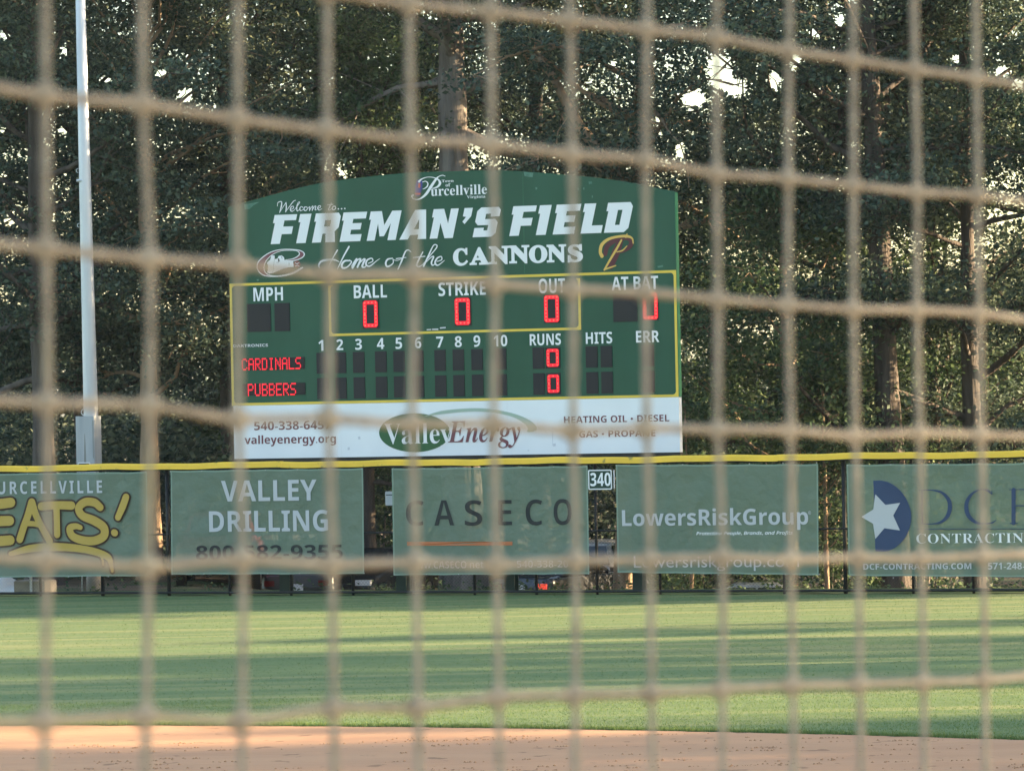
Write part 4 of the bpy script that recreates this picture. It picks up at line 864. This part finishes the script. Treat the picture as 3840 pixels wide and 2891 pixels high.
# second row kinds
tree_data('b1', 'bark_dark', 'leaf_a', seed=111, H=22, Rc=6.5, r0=.34, base=4.6, nlimb=34, nleaf=76, size=.125)
tree_data('b2', 'bark_dark', 'leaf_b', seed=112, H=20, Rc=6.0, r0=.30, base=4.2, nlimb=32, nleaf=76, size=.125)
tree_data('b3', 'bark_dark', 'leaf_c', seed=113, H=17, Rc=5.2, r0=.24, base=1.6, nlimb=34, nleaf=72, size=.12)
GAPS = np.array([(2705, 272, 62, 88), (2600, 372, 58, 36), (2762, 325, 55, 45), (2905, 300, 26, 45), (2982, 230, 30, 38), (3072, 345, 36, 24), (3763, 272, 40, 26), (3815, 315, 34, 22), (3056, 126, 30, 24), (3150, 80, 20, 30), (3590, 222, 38, 26), (2548, 563, 22, 38),
  (18, 132, 24, 26), (240, 188, 15, 17), (694, 355, 39, 29), (826, 338, 21, 15), (602, 276, 31, 18), (393, 300, 28, 17), (270, 380, 23, 20), (20, 488, 28, 18), (243, 488, 24, 17), (15, 670, 20, 32), (40, 822, 20, 29), (828, 840, 12, 12), (1290, 655, 23, 17), (1440, 150, 10, 9), (2300, 250, 15, 23), (2470, 470, 17, 46)], float)
def pix(P):
    d = P - CO; z = d @ FW; return 1920 + FPX * (d @ CX) / z, 1445.5 - FPX * (d @ CY) / z
def T(key, label, px, D, rz=0.0, s=1.0, **k):
    r = plant(key, label, col_at(px, D), D, rz, s, **k); c = [o for o in r.children if o.name.startswith('crown')][0]; me = c.data; n = len(me.vertices)
    V = np.empty(n * 3, np.float32); me.vertices.foreach_get('co', V); V = V.reshape(-1, 3); C = V.reshape(-1, 4, 3).mean(1) * s
    W = np.c_[C[:, 0] * math.cos(rz) - C[:, 1] * math.sin(rz), C[:, 0] * math.sin(rz) + C[:, 1] * math.cos(rz), C[:, 2]] + np.array(r.location)
    x, y = pix(W); q_ = np.min(((x[:, None] - GAPS[:, 0]) / GAPS[:, 2]) ** 2 + ((y[:, None] - GAPS[:, 1]) / GAPS[:, 3]) ** 2, 1); gg = np.random.default_rng(int(abs(px)) + 3)
    keep = q_ > gg.uniform(.35, 1.5, len(q_))
    if not keep.all(): c.data = mesh_of('crown', V.reshape(-1, 4, 3)[keep].reshape(-1, 3), np.arange(keep.sum() * 4).reshape(-1, 4), me.materials[0], False)
    return r
T('t1', 'dark leafy tree at the far left, left of the light pole', 168, 116.5)
T('t2', 'tree with sunlit tan trunk between the EATS! and VALLEY banners', 572, 118.5)
T('t3', 'huge grey trunked tree rising behind the middle of the scoreboard', 1738, 118.5)
T('t4', 'leaning tree with tan trunk behind the distance sign and upper right of the scoreboard', 2320, 115.5)
T('t5', 'smaller tan stemmed tree right of the scoreboard behind the LowersRiskGroup banner', 2960, 114.5)
T('t6', 'big dark trunked tree forking high above the DCF banner', 3385, 113.5)
T('t7', 'dark tree at the right edge behind the DCF lettering', 3660, 115.0)
T('t8', 'middle sized tree with trunk in the gap right of the VALLEY banner', 1385, 121.0)
T('slim', 'slim pale stemmed sapling in the gap left of the DCF banner', 3098, 113.0, .4, 1.0, name='sapling', group='saplings behind the fence')
T('slim', 'thin sapling stem under the middle of the LowersRiskGroup banner', 2590, 112.5, 2.2, .8, name='sapling', group='saplings behind the fence')
second = [('b1', 'tall dark tree in the second row behind the light pole', 330, 127, 1.1), ('b2', 'tall tree in the second row behind the left end of the scoreboard', 880, 126, 2.0), ('b3', 'fresh green tree in the second row above the arch left of centre', 1230, 129, .3),
          ('b1', 'broad dark tree in the second row between the grey trunk and the tan trunk', 2030, 129, 4.0), ('b3', 'fresh green tree just right of the scoreboard below the large sky gap', 2700, 124, 5.1), ('b2', 'olive tree in the second row left of the big dark forked trunk', 3120, 128, 3.2),
          ('b3', 'fresh green tree in the second row right of the big dark forked trunk', 3520, 124, 1.7), ('b1', 'tall dark tree in the second row at the right picture edge', 3960, 122, 5.6), ('b2', 'tall olive tree in the second row at the left picture edge', -90, 125, 4.4), ('b1', 'dense tree in the second row just left of the huge grey trunk', 1530, 132, 2.9)]
for i, (k, lab, px, D, rz) in enumerate(second):
    T(k, lab, px, D, rz, .74 if px == 2700 else .95 + .05 * (i % 3))
# unseen trees to the right: they shade the wood and throw the bands across the outfield
out = [('b1', 17.5, 108.5, .5, 1.0), ('b2', 26, 107, 2.5, 1.0), ('b3', 28, 104.5, 1.0, 1.0), ('b1', 44, 107, 5.0, 1.0), ('b3', 16.5, 111, 2.2, .9),
       ('b1', 54, 86.0, 1.9, .95), ('b2', 61, 92.5, .2, .86), ('b3', 50, 81.5, 3.9, .95), ('b3', 44, 95.5, .9, .58), ('b1', 55, 68.3, 2.9, .90), ('b2', 66, 71.5, 4.9, .95), ('b1', 40, 62.0, .4, .95), ('b2', 52, 57.5, 5.5, .95), ('b1', 60, 49, 1.4, .95), ('b2', 55, 38, .8, 1.0), ('b1', 58, 27, 3.3, 1.0), ('b2', 56, 15, 4.0, 1.0), ('b1', 60, 4, 1.0, 1.0), ('b1', 24, 6.2, 2.0, .9), ('b2', 33, 9.5, 2.0, 1.0)]  # last two, close by the camera, are added only to shade the net
for k, X, D, rz, s in out:
    plant(k, 'tall leafy tree standing unseen beyond the right edge of the picture to cast shade', X, D - (.107 * X if D < 100 else 0), rz, s, group='trees beyond the right edge of the picture', z=-.05)

# ------------------------------------------------------------------ undergrowth
def shrub_data(key, seed, h, r, leaf, n=60, nleaf=40, size=.10):
    g = np.random.default_rng(seed); cen = []; tv, tq, nb = [], [], 0
    for k in range(n):
        a, t = g.uniform(0, 6.28), g.uniform(0, 1); rr_ = r * math.sqrt(g.uniform(0, 1)) * math.sin(math.pi * min(.95, .25 + .75 * t)) ** .5; tip = np.array([rr_ * math.cos(a), rr_ * math.sin(a), h * (.12 + .88 * t) * g.uniform(.8, 1.1)])
        cen.append(tip)
        if k % 3 == 0:
            V, Q = tube(np.array([[tip[0] * .1, tip[1] * .1, -.2], tip * np.array([.5, .5, .55]), tip]), [.022, .014, .004], 5); tv.append(V); tq.append(Q + nb); nb += len(V)
    LV, LQ = leaves(cen, nleaf, (.26, .26, .20), size, seed + 3)
    TREES[key] = (mesh_of('stems', np.vstack(tv), np.vstack(tq), M['bark'], True), mesh_of('foliage', LV, LQ, M[leaf], False))
shrub_data('s1', 301, 2.6, 1.5, 'leaf_c', 80); shrub_data('s2', 302, 1.9, 1.4, 'leaf_a', 70); shrub_data('s3', 303, 3.4, 1.7, 'leaf_c', 100)
def shrub(key, label, px, D, rz, s=1.0):
    X = col_at(px, D); r = empty('shrub', (X, D, floor_z(X, D)), label, 'shrub', 'shrubs behind the fence', rz); r.scale = (s, s, s)
    for nm, me in zip(('stems', 'foliage'), TREES[key]): link(bpy.data.objects.new(nm, me), r)
for i, (k, lab, px, D, s) in enumerate([('s2', 'leafy shrub above the yellow cap between the tan trunk and the scoreboard', 720, 121, 1.9), ('s2', 'dark shrub behind the light pole sleeve', 420, 121.5, 1.8), ('s2', 'dark shrub at the far left picture edge', 40, 120, 1.7),
        ('s1', 'dark shrub under the left half of the LowersRiskGroup banner', 2480, 116.5, .8), ('s2', 'low shrub under the right half of the LowersRiskGroup banner', 2720, 121, 1.1), ('s1', 'sunlit shrub in the gap right of the LowersRiskGroup banner', 3110, 114.5, 1.0), ('s3', 'tall bright green shrub left of the big dark trunk above the DCF banner', 3200, 119.5, 1.25),
        ('s3', 'tall bright green shrub right of the big dark trunk above the DCF banner', 3440, 118, 1.3), ('s2', 'dark low shrub under the DCF web address', 3530, 112, .8), ('s2', 'dark low shrub at the right picture edge under the DCF banner', 3790, 111, .8), ('s3', 'tall shrub just right of the scoreboard sponsor panel', 2640, 121, 1.3), ('s2', 'dark shrub in the gap below the distance sign', 2240, 126, 1.7), ('s1', 'dark shrub in the gap right of the VALLEY banner', 1420, 124, 1.5)]):
    shrub(k, lab, px, D, i * 1.9, s)
# the wood behind, one mass of foliage with an uneven top
g = np.random.default_rng(77); cen = []
for _ in range(4800):
    D = g.uniform(131, 162); X = g.uniform(-24, 40); zt_ = 7.3 + 1.2 * math.tanh((X - 3) / 3) + 1.5 * math.sin(X * .37 + 1) + 1.4 * math.sin(X * 1.13 + D * .2); z = floor_z(X, D) + g.uniform(.2, 1) ** .9 * zt_
    cen.append((X, D, z))
LV, LQ = leaves(np.array(cen), 52, (.75, .75, .5), .19, 78)
tag(fast_obj('far_wood', LV, LQ, M['leaf_a']), kind='stuff')
# leaf litter and low weeds on the floor of the wood
g = np.random.default_rng(81); cen = []
for _ in range(1500):
    w = g.uniform(2.2, 26); u = g.uniform(-18, 26); p = P3(u, 0, -w)
    if g.random() < (.12 if u < -5 else .75): cen.append((p[0], p[1], floor_z(p[0], p[1]) + .10))
LV, LQ = leaves(np.array(cen), 22, (.28, .28, .07), .10, 82)
tag(fast_obj('ground_cover', LV, LQ, M['leaf_c']), kind='stuff')

# ------------------------------------------------------------------ the safety net in front of the camera
rows = [
 [(-120, -140), (95, -105), (306, -75), (511, -47), (704, -18), (881, 8), (1057, 25), (1229, 44), (1395, 64), (1545, 80), (1702, 110), (1841, 129), (1974, 150), (2107, 168), (2230, 188)],
 [(-130, 165), (95, 206), (306, 225), (511, 257), (704, 281), (884, 301), (1060, 311), (1233, 333), (1392, 345), (1545, 375), (1700, 386), (1841, 400), (1979, 415), (2110, 422), (2236, 438)],
 [(-132, 515), (97, 537), (321, 559), (510, 571), (709, 592), (892, 594), (1066, 613), (1235, 625), (1392, 632), (1548, 646), (1700, 658), (1841, 668), (1978, 670), (2113, 677), (2240, 694)],
 [(-135, 858), (100, 870), (321, 876), (511, 904), (707, 904), (887, 916), (1063, 916), (1235, 930), (1394, 925), (1548, 928), (1705, 930), (1845, 941), (1984, 935), (2117, 939), (2245, 944)],
 [(-138, 1200), (97, 1208), (317, 1223), (521, 1208), (714, 1219), (895, 1214), (1070, 1220), (1241, 1211), (1401, 1209), (1558, 1204), (1706, 1209), (1851, 1204), (1988, 1206), (2122, 1200), (2250, 1196)],
 [(-140, 1562), (94, 1557), (312, 1546), (520, 1556), (718, 1529), (900, 1527), (1074, 1505), (1240, 1500), (1405, 1496), (1558, 1488), (1710, 1480), (1855, 1477), (1992, 1473), (2125, 1468), (2254, 1456)]]
G = np.array(rows, float)
G = np.concatenate([[2 * G[0] - G[1] - (0, 10)], G, [2 * G[-1] - G[-2]]], 0)
NPHI = math.radians(55.5); nd = np.array([math.cos(NPHI), math.sin(NPHI), 0]); nn_ = np.array([math.sin(NPHI), -math.cos(NPHI), 0]); nO = at_depth(156, 1400, 1.32)
def net_pt(x, y):
    d = ray(x * 3840 / 2212, y * 3840 / 2212); return CO + d * (((nO - CO) @ nn_) / (d @ nn_))
KN = np.array([[net_pt(*G[r, c]) for c in range(G.shape[1])] for r in range(G.shape[0])])
KN = np.concatenate([2 * KN[:, :1] - KN[:, 1:2], KN, 2 * KN[:, -1:] - KN[:, -2:-1]], 1)
V, Q, nb = [], [], 0; g = np.random.default_rng(6); RTW = .00148
def twine(pts, r):
    global nb
    P = catmull(pts, 14) if len(pts) > 2 else pts
    rad = r * (1 + .10 * np.sin(np.arange(len(P)) * 1.9) + .06 * g.normal(size=len(P))); v, q_ = tube(P, rad, 8); V.append(v); Q.append(q_ + nb); nb += len(v)
for r_ in range(KN.shape[0]): twine(KN[r_] + nn_ * -.0006, RTW)
for c_ in range(KN.shape[1]): twine(KN[:, c_] + nn_ * .0006, RTW * .84)
for r_ in range(KN.shape[0]):      # knots: two short crossing lumps of twine
    for c_ in range(KN.shape[1]):
        k = KN[r_, c_]; e = .0048
        for dv in (nd * .9 + ZV * .5, nd * .9 - ZV * .5):
            v, q_ = tube(np.array([k - dv * e, k - dv * e * .5 - nn_ * .0004, k, k + dv * e * .5 + nn_ * .0004, k + dv * e]), np.array([.0007, .0025, .0032, .0025, .0007]), 8); V.append(v); Q.append(q_ + nb); nb += len(v)
V = np.vstack(V); base = KN[-1, KN.shape[1] // 2]
nr = empty('safety_net', base, 'beige knotted twine safety net hanging blurred close in front of the camera', 'net')
fast_obj('twine', V - base, np.vstack(Q), M['twine'], nr, True)

# ------------------------------------------------------------------ thin blue haze over the whole scene, added to lift the dark tones
hz = Acc().box((0, 0, 18.0), (3700, 3700, 21.5)).obj('haze', None); hz['kind'] = 'stuff'
hm = bpy.data.materials.new('air'); hm.use_nodes = True; t = hm.node_tree; t.nodes.clear()
pv = t.nodes.new('ShaderNodeVolumePrincipled'); pv.inputs['Color'].default_value = (.72, .87, 1.0, 1); pv.inputs['Density'].default_value = .00006; pv.inputs['Anisotropy'].default_value = 0.0
mo = t.nodes.new('ShaderNodeOutputMaterial'); t.links.new(pv.outputs[0], mo.inputs['Volume']); hz.data.materials.append(hm)
